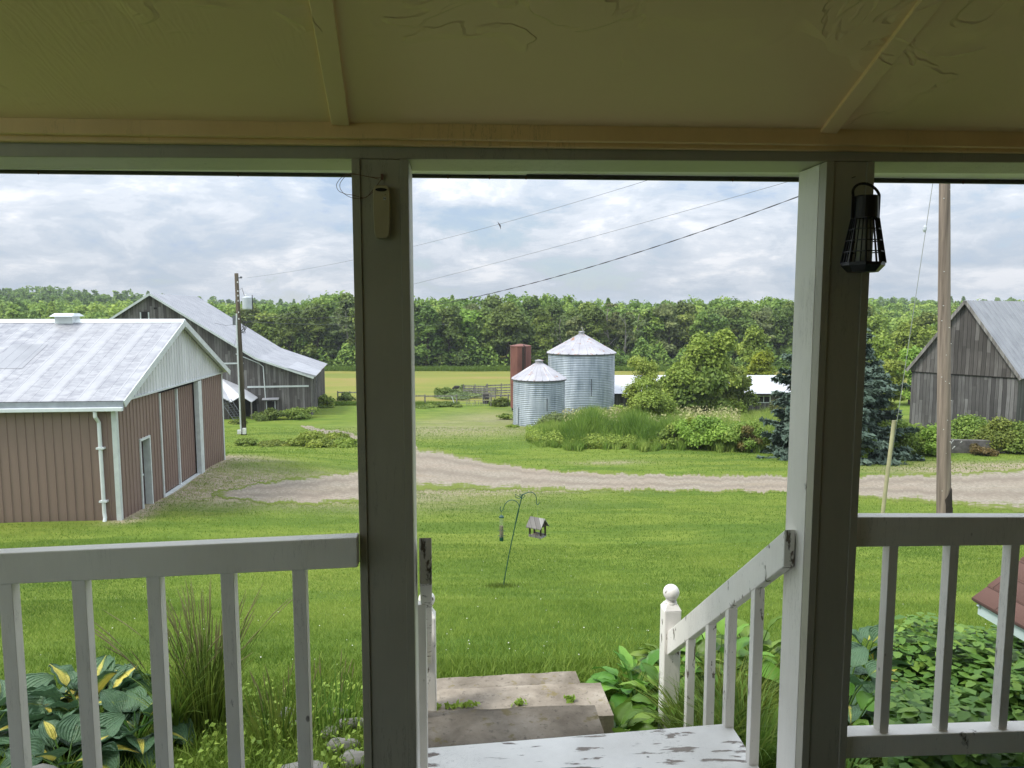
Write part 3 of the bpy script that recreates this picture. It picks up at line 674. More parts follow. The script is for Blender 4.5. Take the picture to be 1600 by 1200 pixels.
def steps():
    # painted wooden step just outside the porch floor
    a = W(1150, 1146, 3.05); base = Vector((0, 2.85, -2.05)); P = empty('wooden_step', base, 0, 'white painted wooden step with flaked bare patches', 'step')
    xr = a.x; xl = onY(656, 1168, 2.95).x; zt = -1.84
    m = MB(); f = [(xl, 2.585, zt-.045), (xr+.0, 2.585, zt-.045), (xr, 3.04, zt-.045), (xl, 2.95, zt-.045)]
    m.hexa([Vector(p)-base for p in f], [Vector((p[0], p[1], zt))-base for p in f]); m.build('tread', 'white_step_paint', P, bevel=.004)
    m = MB(); m.hexa([Vector(p)-base for p in ((xl+.03, 2.59, -2.3), (xr-.03, 2.59, -2.3), (xr-.03, 3.0, -2.3), (xl+.03, 2.91, -2.3))], [Vector(p)-base for p in ((xl+.03, 2.59, zt-.047), (xr-.03, 2.59, zt-.047), (xr-.03, 3.0, zt-.047), (xl+.03, 2.91, zt-.047))]); m.build('riser', 'white_paint_worn', P)
    base = gpt(3.9, 0, 0); P = empty('concrete_steps', base, 0, 'worn stained concrete steps leading down to the lawn', 'steps')
    def slab(fr, fl, near, z, dep, name, skew=0.0, mt='old_concrete'):
        # far edge through pixels fl..fr at height z
        def atz(px, py):
            a, t = ray(px, py); D = z/t; return dl(D, a*D, z)
        A, B = atz(*fl), atz(*fr); A = A+(A-B)*.35
        d = (B-A).normalized(); n = Vector((d.y, -d.x, 0)); 
        m = MB(); nn = 24; rngl = random.Random(int(z*100))
        top, bot = [], []
        for i in range(nn+1):
            p = A+(B-A)*i/nn+n*(rngl.uniform(-.008, .008)); top.append(p); 
        for i in range(nn):
            p, q = top[i]-base, top[i+1]-base; dz = Vector((0, 0, -.30)); w_ = n*dep
            m.add([p, q, q+w_, p+w_, p+dz, q+dz, q+w_+dz, p+w_+dz], [(0, 3, 2, 1), (0, 1, 5, 4)]+([(1, 2, 6, 5)] if i == nn-1 else [])+([(0, 4, 7, 3)] if i == 0 else [])+[(3, 7, 6, 2)])
        m.build(name, mt, P)
    slab((929, 1101), (684, 1110), None, -2.05, .75, 'tread', mt='dark_concrete')
    slab((938, 1066), (684, 1077), None, -2.23, .36, 'tread')
    slab((899, 1048), (684, 1060), None, -2.40, .50, 'tread', mt='mid_concrete')
steps()

def wall_box():
    # beige plastic sensor box fixed on the left post with a loop of thin wire
    Y = 2.376; c = onY(597, 332, Y); P = empty('sensor_box', c, 0, 'slim beige plastic box with dark oval slot on left post', 'sensor box')
    h, wd = .082, .0265
    pts = []
    for i in range(24):
        t = 2*math.pi*i/24; x = wd*math.copysign(abs(math.cos(t))**.35, math.cos(t)); z = h*math.copysign(abs(math.sin(t))**.35, math.sin(t)); k = 1-.10*(z < 0)*abs(z)/h; pts.append((x*k, z))
    m = MB(); n = len(pts); vs = [(x, .003, z) for x, z in pts]+[(x, -.012, z) for x, z in pts]+[(x*.9, -.018, z*.97) for x, z in pts]
    m.add(vs, [tuple(range(n))]+[(i, (i+1) % n, n+(i+1) % n, n+i) for i in range(n)]+[(n+i, n+(i+1) % n, 2*n+(i+1) % n, 2*n+i) for i in range(n)]+[tuple(range(2*n, 3*n))]); m.build('case', 'beige_plastic', P)
    m = MB(); m.add([(.018*math.cos(t), -.0195-.0006, .067+.0055*math.sin(t)) for t in np.linspace(0, 2*math.pi, 20, False)]+[(.018*math.cos(t), -.0185, .067+.0055*math.sin(t)) for t in np.linspace(0, 2*math.pi, 20, False)], [tuple(range(20))]+[(i, (i+1) % 20, 20+(i+1) % 20, 20+i) for i in range(20)]); m.build('oval_slot', 'black_plastic', P)
    m = MB(); m.box(.006, .0150, -.0196, -.0185, .036, .045); m.build('sticker', 'white_plastic', P)
    m = MB(); m.box(.0072, .0086, -.0202, -.0198, .037, .044); m.box(.0122, .0136, -.0202, -.0198, .037, .044); m.beam((.0079, -.0200, .0435), (.0129, -.0200, .0375), .0004, .0014, (0, 0, 1)); m.build('letter_mark', 'black_plastic', P)
    m = MB().lathe([(.0018, 0), (.0018, .001)], 8, (.0125, -.0192, .052)); m.build('pin_hole', 'black_plastic', P)
    # wire
    hook = onY(597, 278, Y+.003)
    Wp = empty('wire_loop', hook, 0, 'thin reddish wire looped around the top of the left post', 'wire')
    def loop(ctrl, r):
        p = [onY(x, y, 2.374)-hook for x, y in ctrl]; out = []
        for i in range(len(p)-1):
            a, b, c_, d = p[max(i-1, 0)], p[i], p[i+1], p[min(i+2, len(p)-1)]
            for t in np.linspace(0, 1, 6, False):
                out.append(.5*((2*b)+(c_-a)*t+(2*a-5*b+4*c_-d)*t*t+(3*b-a-3*c_+d)*t**3))
        out.append(p[-1]); return MB().tube(out, r, 6)
    loop([(596, 278), (575, 276), (556, 272), (546, 271), (534, 277), (526, 288), (529, 298), (540, 303), (552, 305), (570, 309), (580, 300), (590, 288), (596, 280)], .0009).build('wire', 'copper_wire', Wp)
    loop([(592, 280), (566, 274), (545, 273), (534, 282), (531, 292), (537, 302), (550, 309), (566, 310), (578, 304), (586, 296)], .0009).build('wire', 'copper_wire', Wp)
    MB().box(-.004, .004, -.004, .003, -.006, .012).build('staple', 'copper_wire', Wp)
wall_box()

def lantern():
    Y = 2.375; top = onY(1337, 292, Y); P = empty('lantern', top, 0, 'black caged lantern hanging by its strap on right post', 'lantern')
    s = 2.46/F; cy = -.066
    def zz(y): return onY(1337, y, Y).z-top.z
    # strap handle
    zc, r = zz(330), .0235
    pts = [(-.0435, cy, zz(345))]+[(.0435*math.cos(t), cy+0.02*math.sin(t), zz(310)+.040*math.sin(t)) for t in np.linspace(math.pi, 0, 18)]+[(.0435, cy, zz(345))]
    m = MB()
    for a, b in zip(pts[:-1], pts[1:]): m.beam(a, b, .008, .0035, (0, 1, 0) if abs(a[0]-b[0]) < .03 else (0, 0, 1))
    m.build('handle', 'black_plastic', P)
    MB().beam((0, 0, zz(292)+.004), (0, -.07, zz(292)+.0005), .004, .004).build('hook', 'black_plastic', P)
    n = 8; ph = math.pi/8
    zt, zm, zb2, z0 = zz(313), zz(345), zz(413), zz(427)
    MB().lathe([(.0345, zt+.004), (.037, zt), (.039, zm)], 24, (0, cy, 0)).build('cap', 'black_plastic', P, smooth=False)
    cage = MB()
    rt, rb = .040, .066
    def pr(t, k): 
        g = 2*math.pi*k/n+ph; r = rt+(rb-rt)*t; return Vector((r*math.cos(g), cy+r*math.sin(g), zm+(zb2-zm)*t))
    for k in range(n):
        cage.beam(pr(0, k), pr(1, k), .0045, .0045, (0, 1, 0))
        for f in (1/3, 2/3):
            cage.beam(pr(0, k)*(1-f)+pr(0, k+1)*f, pr(1, k)*(1-f)+pr(1, k+1)*f, .0028, .003, (0, 1, 0))
        for t in (0.0, .25, .5, .75, 1.0): cage.beam(pr(t, k), pr(t, k+1), .0032, .0035, (0, 0, 1))
    cage.build('cage', 'black_plastic', P)
    MB().lathe([(.065, zb2+.002), (.0655, zb2-.008), (.050, z0+.004), (.046, z0)], 8, (0, cy, 0), ph=ph).build('base', 'black_plastic', P)
    MB().lathe([(.026, zb2), (.026, zm-.004)], 20, (0, cy, 0)).build('candle', 'candle_wax', P, smooth=True)
lantern()
def door_hook():
    p = onY(1331, 278, 2.377); o = MB().tube([(0, 0, 0), (.0, -.008, .001), (.006, -.012, .002)], .0014, 6).build('screw_hook', 'black_plastic'); o.location = p; tag(o, 'tiny dark screw hook above the lantern', 'hook')
door_hook()

# ---------------------------------------------------------------- brown machine shed
def brown_shed():
    z0 = -5.92; phi = R(5.3); loc = dl(19.5, -10.62, z0); B = empty('machine_shed', loc, phi-YAW, 'brown steel shed with patchy white metal roof and sliding door', 'shed')
    GW, Ln = 9.5, 17.0; eave = 3.50; rise = 2.0; ov = .14
    top = lambda u: eave+rise*(1-abs(u-GW/2)/(GW/2))
    # long wall facing the porch, x from -Ln to 0 at y=0
    us, of = ribs(-Ln, 0, .23, .02, .022); o_ = [-x for x in of]
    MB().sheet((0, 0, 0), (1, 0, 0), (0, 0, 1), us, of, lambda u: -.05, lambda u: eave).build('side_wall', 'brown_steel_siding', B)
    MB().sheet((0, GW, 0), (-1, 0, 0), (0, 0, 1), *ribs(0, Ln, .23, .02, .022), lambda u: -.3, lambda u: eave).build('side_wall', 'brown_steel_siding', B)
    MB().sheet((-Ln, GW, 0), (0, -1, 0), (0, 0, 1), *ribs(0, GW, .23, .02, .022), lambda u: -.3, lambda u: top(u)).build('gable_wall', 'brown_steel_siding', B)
    # gable wall at x=0, u runs along +y; openings: man door 1.75-2.6, sliding door 3.55-6.95
    md0, md1, mdh = 1.42, 2.18, 2.12; sd0, sd1, sdh = 3.05, 6.45, 3.30
    g = MB()
    for a, b, lo, hi in ((0, md0, -.05, eave-.02), (md0, md1, mdh, eave-.02), (md1, sd0, -.05, eave-.02), (sd1, GW, -.25, eave-.02)):
        us, of = ribs(a, b, .23, .018, .022); g.sheet((0, 0, 0), (0, 1, 0), (0, 0, 1), us, of, lambda u: lo, lambda u: hi)
    g.split('gable_wall', 'brown_steel_siding', B)
    us, of = ribs(-.0, GW, .23, .018, .02); us = sorted(set([round(u, 4) for u in us]+[GW/2])); 
    us2, of2 = [], []
    for u in us: us2.append(u); of2.append(float(np.interp(u, *ribs(0, GW, .23, .018, .02))))
    MB().sheet((.06, 0, 0), (0, 1, 0), (0, 0, 1), us2, of2, lambda u: eave-.03, top, .03).build('gable_siding', 'pale_green_siding', B)
    m = MB().box(.0, .115, -.02, GW+.02, eave-.08, eave-.03); m.build('trim_board', 'pale_steel_trim', B)
    # sliding door: two leaves set back a little, white frame and bottom track
    sl_ = MB(); 
    for a, b in ((sd0+.09, (sd0+sd1)/2-.04), ((sd0+sd1)/2+.04, sd1-.02)):
        us, of = ribs(a, b, .21, .018, .025); sl_.sheet((-.10, 0, 0), (0, 1, 0), (0, 0, 1), us, of, lambda u: .10, lambda u: sdh)
    D_ = sl_.build('sliding_door', 'brown_steel_siding', B)
    m = MB(); m.box(-.10, .035, sd0, sd0+.09, -.02, sdh+.04); m.box(-.10, -.03, (sd0+sd1)/2-.04, (sd0+sd1)/2+.04, .02, sdh); m.box(-.10, .05, sd0+.091, sd1+.0, -.02, .075); m.split('door_frame', 'pale_steel_trim', D_)
    m = MB(); m.box(-.06, .10, sd1+.001, sd1+.36, -.2, sdh+.08); m.build('door_post', 'pale_steel_trim', B)
    MB().box(-.2, -.13, sd0, sd1, 0, sdh+.1).build('door_backing', 'dark_gap', B)
    # man door in a white frame
    m = MB(); m.box(-.03, .045, md0, md0+.07, -.02, mdh); m.box(-.03, .045, md1-.07, md1, -.02, mdh); m.box(-.03, .045, md0, md1, mdh+.001, mdh+.07); fr = m.build('door_frame', 'pale_steel_trim', B)
    m = MB(); m.box(-.20, -.17, md0, md1, -.05, mdh); d = m.build('door', 'dark_door', B); MB().lathe([(.03, 0), (.03, .05), (.01, .06)], 10, (-.165, md1-.16, 1.0)).build('handle', 'pale_steel_trim', d)
    MB().box(-.16, -.031, md1-.068, md1-.05, 0, mdh).build('door_jamb', 'pale_steel_trim', B)
    # corner trims
    m = MB(); m.box(-.02, .04, -.05, .09, -.08, eave-.09); m.box(-.08, -.021, -.05, -.0, -.08, eave-.09); m.build('corner_trim', 'pale_steel_trim', B)
    m = MB(); m.box(-.02, .04, GW-.08, GW+.03, -.25, eave-.09); m.build('corner_trim', 'pale_steel_trim', B)
    # roof: two ribbed slopes with overhang
    sl = math.hypot(GW/2, rise); ss, cc = rise/sl, (GW/2)/sl; tot = sl+ov
    U = Vector((1, 0, 0))
    for sgn in (0, 1):
        if sgn == 0: O = Vector((0, -ov*cc, eave-ov*ss+.06)); V = Vector((0, cc, ss)); Uu = U; us, of = ribs(-Ln-.4, .30, .30, .012, .006)
        else: O = Vector((0, GW+ov*cc, eave-ov*ss+.06)); V = Vector((0, -cc, ss)); Uu = -U; us, of = ribs(-.30, Ln+.4, .30, .012, .006)
        MB().sheet(O, Uu, V, us, of, lambda u: 0, lambda u: tot, .02).build('roof', 'patchy_white_roof_metal', B)
    m = MB(); rz = eave+rise+.06
    m.hexa([(-Ln-.42, GW/2-.2, rz-.07), (.32, GW/2-.2, rz-.07), (.32, GW/2+.2, rz-.07), (-Ln-.42, GW/2+.2, rz-.07)], [(-Ln-.42, GW/2-.02, rz+.045), (.32, GW/2-.02, rz+.045), (.32, GW/2+.02, rz+.045), (-Ln-.42, GW/2+.02, rz+.045)]); m.build('ridge_cap', 'gutter_white', B)
    # rake trims at the front gable, soffit of overhang
    for sg in (0, 1):
        ya = -ov*cc if sg == 0 else GW+ov*cc; za = eave-ov*ss
        m = MB().beam((.315, ya, za-.03), (.315, GW/2, eave+rise-.03), .03, .19); m.build('rake_trim', 'pale_steel_trim', B)
        a = Vector((.20, ya, za+.0)); b = Vector((.20, GW/2, eave+rise)); MB().beam(a, b, .20, .015, (0, 0, 1)).build('soffit', 'pale_steel_trim', B)
    # fascia, gutter, downpipe
    m = MB(); m.box(-Ln-.4, .29, -ov*cc-.02, -ov*cc+.01, eave-ov*ss-.16, eave-ov*ss+.035); m.build('fascia', 'gutter_grey', B)
    m = MB(); m.box(-Ln-.4, .29, -ov*cc-.13, -ov*cc-.021, eave-ov*ss-.21, eave-ov*ss-.11); m.build('gutter', 'gutter_white', B, bevel=.01)
    m = MB(); yd = -.07; xd = -.42; m.tube([(xd, -ov*cc-.07, eave-ov*ss-.22), (xd, -ov*cc-.06, eave-ov*ss-.36), (xd+.03, yd, eave-ov*ss-.52), (xd+.04, yd, .45), (xd+.06, yd-.02, .32), (xd+.06, yd-.06, .22)], .05, 12)
    dp = m.build('downpipe', 'gutter_white', B, smooth=False); m = MB()
    for z in (2.2, .75): m.box(xd-.06, xd+.14, yd-.06, yd+.075, z, z+.05)
    m.split('pipe_strap', 'gutter_white', dp)
    # cupola vent on the ridge and a duller patch of sheets on the slope
    m = MB(); cx = -3.35; m.box(cx-.27, cx+.27, GW/2-.25, GW/2+.25, rz-.1, rz+.13); cu = m.build('ridge_vent', 'gutter_white', B)
    m = MB(); m.hexa([(cx-.35, GW/2-.42, rz+.131), (cx+.35, GW/2-.42, rz+.131), (cx+.35, GW/2+.42, rz+.131), (cx-.35, GW/2+.42, rz+.131)], [(cx-.30, GW/2-.18, rz+.23), (cx+.30, GW/2-.18, rz+.23), (cx+.30, GW/2+.18, rz+.23), (cx-.30, GW/2+.18, rz+.23)]); m.build('vent_hood', 'gutter_white', cu)
    O = Vector((0, -ov*cc, eave-ov*ss+.06)); V = Vector((0, cc, ss)); us, of = ribs(-4.15, -3.15, .30, .012, .006)
    MB().sheet(O, U, V, us, [f+.008 for f in of], lambda u: 1.9, lambda u: 3.5, .004).build('roof_patch', 'grey_roof_metal', B)
brown_shed()

# ---------------------------------------------------------------- big grey barn
def gable_barn(name, label, D, L, z0, phi, prof_, depth, wallmat, roofmat, ov=.35, eave_ov=.3, trimmat='pale_steel_trim'):
    B = empty(name, dl(D, L, z0), phi-YAW, label, 'barn')
    # prof_: roofline [(x, z)] left to right at the front gable, local
    xs = [p[0] for p in prof_]; zs = [p[1] for p in prof_]
    V = [(x, 0, z) for x, z in prof_]+[(xs[-1], 0, -.6), (xs[0], 0, -.6)]; n = len(V)
    m = MB(); m.add(V+[(v[0], depth, v[2]) for v in V], [tuple(range(n)), tuple(range(2*n-1, n-1, -1)), (n-2, 2*n-2, n-3+n, n-3), (n-1, 0, n, 2*n-1)])
    m.build('wall', wallmat, B)
    # roof slabs over each slope
    ext = []
    for i, (x, z) in enumerate(prof_): ext.append([x, z])
    def push(a, b, d):
        k = math.hypot(a[0]-b[0], a[1]-b[1]); return [a[0]+(a[0]-b[0])/k*d, a[1]+(a[1]-b[1])/k*d]
    ext[0] = push(prof_[0], prof_[1], eave_ov); ext[-1] = push(prof_[-1], prof_[-2], eave_ov)
    for i in range(len(ext)-1):
        a, b = ext[i], ext[i+1]; w_ = math.hypot(b[0]-a[0], b[1]-a[1]); U = Vector((0, -1, 0)); Vv = Vector(((b[0]-a[0])/w_, 0, (b[1]-a[1])/w_))
        us, of = ribs(-depth-ov, ov, .75, .03, .03)
        Nn = U.cross(Vv); 
        if Nn.z < 0: of = [-f for f in of]; off = -.06
        else: off = .06
        MB().sheet(Vector((a[0], 0, a[1]))+Nn*off, U, Vv, us, of, lambda u: 0, lambda u: w_, .04 if off > 0 else -.04).build('roof', roofmat, B)
        m = MB().beam((a[0], -ov-.015, a[1]-.02), (b[0], -ov-.015, b[1]-.02), .03, .17); m.build('rake_board', trimmat, B)
    return B
def left_barn():
    z0 = -9.2; pr = [(-21.3, -4.3), (-12.9, 1.28), (-4.5, -4.27), (.05, -5.92)]
    pr = [(x, z-z0) for x, z in pr]
    B = gable_barn('bank_barn', 'large grey timber barn with long silver roof behind the brown shed', 65, -17.9, z0, R(9.9), pr, 15.5, 'grey_barn_boards', 'silver_roof_metal')
    # horizontal white trims, conduit, small opening with awning, attic window
    m = MB(); m.box(-9.0, -5.6, -.05, -.003, 4.45, 4.58); m.build('trim_board', 'pale_steel_trim', B)
    m = MB(); m.box(-5.35, -.15, -.05, -.003, 2.35, 2.50); m.build('trim_board', 'pale_steel_trim', B)
    MB().tube([(-6.2, -.08, 5.35), (-4.3, -.08, 4.5), (-3.95, -.08, 4.2), (-3.85, -.08, 1.35)], .045, 8).build('conduit', 'pale_steel_trim', B)
    w_ = MB(); w_.box(-3.75, -3.1, -.03, .0-.002, .15, 1.1); w_ = w_.build('door', 'dark_gap', B)
    m = MB(); m.box(-3.82, -3.75, -.06, -.003, .05, 1.15); m.box(-3.1, -3.03, -.06, -.003, .05, 1.15); m.split('door_frame', 'pale_steel_trim', w_)
    m = MB(); m.hexa([(-4.1, -.5, 1.28), (-2.7, -.5, 1.28), (-2.7, -.002, 1.38), (-4.1, -.002, 1.38)], [(-4.1, -.5, 1.33), (-2.7, -.5, 1.33), (-2.7, -.002, 1.45), (-4.1, -.002, 1.45)]); m.build('awning', 'grey_roof_metal', B)
    MB().box(-5.3, -3.4, -.25, -.003, -.15, .08).build('sill', 'pale_steel_trim', B)
    m = MB(); m.box(-13.75, -13.15, -.03, -.002, 8.35, 9.0); wn = m.build('window', 'dark_gap', B)
    m = MB(); m.box(-13.82, -13.72, -.05, -.003, 8.25, 8.95); m.box(-13.18, -13.08, -.05, -.003, 8.25, 8.95); m.split('frame', 'pale_steel_trim', wn)
    MB().box(-12.7, -12.45, -.03, -.002, 9.2, 9.35).build('vent_hole', 'dark_gap', B)
    # sagging lifted corner of the roof
    m = MB(); m.hexa([(-1.9, -.3, 4.07), (.45, -.3, 3.22), (.45, 5.5, 3.22), (-1.9, 7.5, 4.07)], [(-1.9, -.3, 4.10), (.55, -.3, 3.36), (.55, 5.2, 3.38), (-1.9, 7.5, 4.10)]); m.build('lifted_sheet', 'silver_roof_metal', B)
    # door boards on the right side wall
    m = MB(); m.box(.052, .09, 2.3, 2.5, .2, 2.9); m.box(.052, .09, 6.0, 6.15, .2, 3.0); m.beam((.07, 2.5, .4), (.07, 6.0, 2.8), .04, .12); m.build('side_door', 'silver_barn_boards', B)
left_barn()
def lean_to():
    # small lean-to roofs in front of the barn with a wire gate leaning under them
    base = W(392, 652, 61.5); z0 = float(gz(61.5, -21)); B = empty('lean_to_shed', (base.x, base.y, z0), R(9.9)-YAW, 'low grey lean to shed with white metal roof behind utility pole', 'shed')
    def lw(px, py, y): # local point: view ray on the plane local y
        Mi = B.matrix_basis.inverted() if False else (Matrix.Translation((base.x, base.y, z0)) @ Matrix.Rotation(R(9.9)-YAW, 4, 'Z')).inverted()
        a = Mi @ Vector((0, 0, 0)); b = Mi @ W(px, py, 60); d = b-a; t = (y-a.y)/d.y; return a+d*t
    T = Vector((0, 0, .06))
    a, b, c, d = lw(335, 583, 3.4), lw(361, 629, 0), lw(376, 620, .5), lw(376, 600, 3.4)
    m = MB(); m.hexa([a-Vector((2, 0, -1.2)), b-Vector((4.2, 0, -2.4)), b, a], [p+T for p in (a-Vector((2, 0, -1.2)), b-Vector((4.2, 0, -2.4)), b, a)]); m.hexa([a, b, c, d], [a+T, b+T, c+T, d+T]); m.build('roof', 'bright_roof_metal', B)
    e, f, g, h = lw(377, 605, 2.9), lw(378, 620, .6), lw(393, 629, .3), lw(403, 622, 2.6)
    m = MB(); m.hexa([e, f, g, h], [e+T, f+T, g+T, h+T]); m.build('roof', 'bright_roof_metal', B)
    x0 = b.x-4.5; m = MB(); m.box(x0, b.x-.25, .35, .45, -.4, b.z-.02); m.build('wall', 'grey_barn_boards', B)
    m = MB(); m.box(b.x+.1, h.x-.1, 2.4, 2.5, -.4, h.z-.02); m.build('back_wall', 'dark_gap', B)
    m = MB(); m.tube([(g.x-.05, .5, -.4), (g.x-.05, .5, g.z)], .06, 6); m.build('corner_post', 'weathered_wood', B)
    G = empty('wire_gate', W(368, 652, 60.2), R(9.9)-YAW, 'pale wire gate leaning against the lean to wall', 'gate'); G.location.z = float(gz(60, -22))
    m = MB(); A, Bq = Vector((.75, 0, 0)), Vector((-.35, .35, 1.75)); C_, D_ = Vector((-.1, 0, 0)), Vector((-1.15, .35, 1.55))
    m.tube([A, Bq, D_, C_, A], .03, 6, False); m.build('frame', 'wire_grey', G); m = MB()
    for k in range(1, 9):
        t = k/9; m.tube([A.lerp(Bq, t), C_.lerp(D_, t)], .012, 5)
    for t in (.33, .66): m.tube([A.lerp(C_, t), Bq.lerp(D_, t)], .014, 5)
    m.build('wire_mesh', 'wire_grey', G)
lean_to()
def right_barn():
    z0 = -7.95; e = -3.62-z0; p = .50-z0
    B = gable_barn('gable_barn', 'grey timber barn with steep metal roof beside the tall pole', 47, 25.62, z0, R(-51.3), [(0, e), (2.95, p), (5.9, e-.1)], 11, 'silver_barn_boards', 'grey_roof_metal', .3, .35, 'weathered_wood')
    m = MB(); k = -3.95-z0; m.box(-.06, 5.96, -.05, -.002, k-.05, k+.0); m.build('board_lap', 'dark_gap', B)
    # upper boards stand proud of the lower ones
    V = [(-.02, k), (5.92, k), (5.92, e-.1), (2.95, p-.03), (-.02, e-.03)]
    m = MB(); n = 5; m.add([(x, -.07, z) for x, z in V]+[(x, -.002, z) for x, z in V], [tuple(range(n))]+[(i, (i+1) % n, n+(i+1) % n, n+i) for i in range(n)]); m.build('gable_boards', 'grey_barn_boards', B)
right_barn()
def concrete_wall():
    D, L = 40.5, 0; p = W(1520, 702, 39.0); z = float(gz(39, 24.7)); o = MB().box(-1.6, 1.6, -.15, .15, -.3, .72).build('concrete_wall', 'grey_block', bevel=.02)
    o.location = (p.x, p.y, z); o.rotation_euler = (0, 0, R(-12)); tag(o, 'short dark concrete wall among weeds by the right barn', 'wall')
    m = MB()
    r = random.Random(4)
    for i in range(7):
        x = -1.1+r.uniform(-.35, .45); zz = .45+r.uniform(-.22, .2); m.beam((x, -.157, zz), (x+r.uniform(-.12, .12), -.157, zz+r.uniform(-.16, .16)), .008, r.uniform(.03, .06), (1, 0, 0))
    c = m.build('paint_mark', 'white_plastic', o)
concrete_wall()
def low_barn():
    D = 68.5; z0 = float(gz(69, 14))-.1; a = W(905, 612, D); b = W(1262, 612, D); Lx = (b-a).length
    B = empty('long_low_barn', (a.x, a.y, z0), -YAW, 'long low barn with bright white roof behind the bushes', 'barn')
    ez = a.z-z0; rz = W(1000, 587, D+3.2).z-z0
    m = MB(); m.box(0, Lx, 0, 6.4, -.5, ez); m.build('wall', 'grey_barn_boards', B)
    for s_ in (0, 1):
        y0, y1 = (-.45, 3.2) if s_ == 0 else (6.85, 3.2); sl = math.hypot(3.65, rz-ez+.2)
        V = Vector((0, y1-y0, rz-(ez-.2))).normalized(); U = Vector((1, 0, 0)) if s_ == 0 else Vector((-1, 0, 0)); us, of = ribs(-.3, Lx+.3, .8, .03, .025) if s_ == 0 else ribs(-Lx-.3, .3, .8, .03, .025)
        MB().sheet((0, y0, ez-.15), U, V, us, of, lambda u: 0, lambda u: sl, .05).build('roof', 'bright_roof_metal', B)
    m = MB(); m.box(-.3, Lx+.3, -.50, -.46, ez-.27, ez-.13); m.build('fascia', 'dark_gap', B)
    for px in (1193, 1140):
        q = W(px, 619, D); x = (q-a).length; w_ = MB().box(x-.6, x+.6, -.02, -.003, ez-1.0, ez-.42).build('window', 'dark_gap', B); m = MB()
        for x0, x1, z1, z2 in ((-.66, -.56, -1.06, -.36), (.56, .66, -1.06, -.36), (-.56, .56, -.44, -.36), (-.56, .56, -1.06, -.98), (-.04, .04, -.98, -.44)): m.box(x+x0, x+x1, -.06, -.021, ez+z1, ez+z2)
        m.build('frame', 'pale_steel_trim', w_)
low_barn()

# ---------------------------------------------------------------- grain bins and tank
def grain_bin(label, px, D, r, ztop_w, zapex, capr, lid, seed, dents):
    a = (px-800)/F; L = a*D*1.0; z0 = float(gz(D-r, L))-.12; B = empty('grain_bin', dl(D, L, z0), 0, label, 'grain bin', 'galvanised grain bins')
    H = ztop_w-z0; pit = .15; pr = []; z = 0.0; ph = random.Random(seed)
    while z < H: pr += [(r, z), (r+.02, z+pit*.25), (r, z+pit*.5), (r-.02, z+pit*.75)]; z += pit
    pr = [p for p in pr if p[1] < H]+[(r, H)]
    wob = (lambda g, z: 1+dents*(math.sin(5*g+z*1.7)*math.sin(z*2.3+3*g)+.6*math.sin(9*g+1+z*2.6))) if dents else None
    MB().lathe(pr, 96, cap=False, wob=wob).build('wall', 'galvanised_bin_metal', B, smooth=True)
    m = MB(); n = 96; ap = zapex-z0; rr = r+.14; vs = []
    nr = 24
    for i, t in enumerate((0.0, .33, .66, 1.0)):
        for k in range(n*2):
            g = 2*math.pi*k/(n*2); rad = rr+(capr-rr)*t; ribh = .045 if (k % 8 == 0) else 0.0; vs.append((rad*math.cos(g), rad*math.sin(g), H-.05+(ap-H)*t+ribh*(1-t*.5)))
    nn = n*2; m.add(vs, [(i*nn+k, i*nn+(k+1) % nn, (i+1)*nn+(k+1) % nn, (i+1)*nn+k) for i in range(3) for k in range(nn)]); m.add([(rr*math.cos(2*math.pi*k/nn), rr*math.sin(2*math.pi*k/nn), H-.09) for k in range(nn)]+[(rr*math.cos(2*math.pi*k/nn), rr*math.sin(2*math.pi*k/nn), H-.05) for k in range(nn)], [(k, (k+1) % nn, nn+(k+1) % nn, nn+k) for k in range(nn)])
    m.build('roof', 'bin_roof_metal', B)
    MB().lathe([(rr-.02, H-.14), (rr-.02, H-.05)], 64, cap=False).build('eave_ring', 'wire_black', B)
    MB().lathe([(capr+.03, ap-.06), (capr+.04, ap+.14), (capr+.09, ap+.15), (capr*.5, ap+.2), (.02, ap+.22)], 20).build('cap', 'bin_roof_metal', B)
    if lid:
        MB().beam((.15, -.2, ap+.10), (-.02, -.2, ap+.55), .35, .03, (1, 0, 0)).build('open_lid', 'bin_roof_metal', B)
    # ladder strip up the side and a seam of bolts
    m = MB(); g = -math.pi/2+.32
    for s_ in (-1, 1):
        gg = g+s_*.16/r; m.tube([((r+.09)*math.cos(gg), (r+.09)*math.sin(gg), H*.55), ((r+.09)*math.cos(gg), (r+.09)*math.sin(gg), H-.1)], .012, 5)
    if not lid:
        m = MB(); g2 = math.pi+.55; m.tube([((r+.06)*math.cos(g2), (r+.06)*math.sin(g2), .2), ((r+.06)*math.cos(g2), (r+.06)*math.sin(g2), 1.5)], .07, 6)
        m.build('side_hatch', 'transformer_grey', B)
    m = MB().box(-.02+.4, .02+.4, -r-.03, -r+.01, H*.35, H*.62); m.build('seam_bracket', 'wire_black', B)
    MB().lathe([(r+.06, -.25), (r+.06, .05), (r+.02, .06)], 64, cap=False).build('footing', 'grey_block', B)
grain_bin('small dented grain bin in front of the taller one', 842.5, 58, 2.05, W(842, 594, 58-2.05).z, W(842, 566, 58).z, .28, False, 1, .0035)
grain_bin('tall wide grain bin with rust stained cone roof', 908.5, 66, 2.98, W(908, 553, 66-2.98).z, W(908, 521, 66).z, .22, True, 2, .0008)
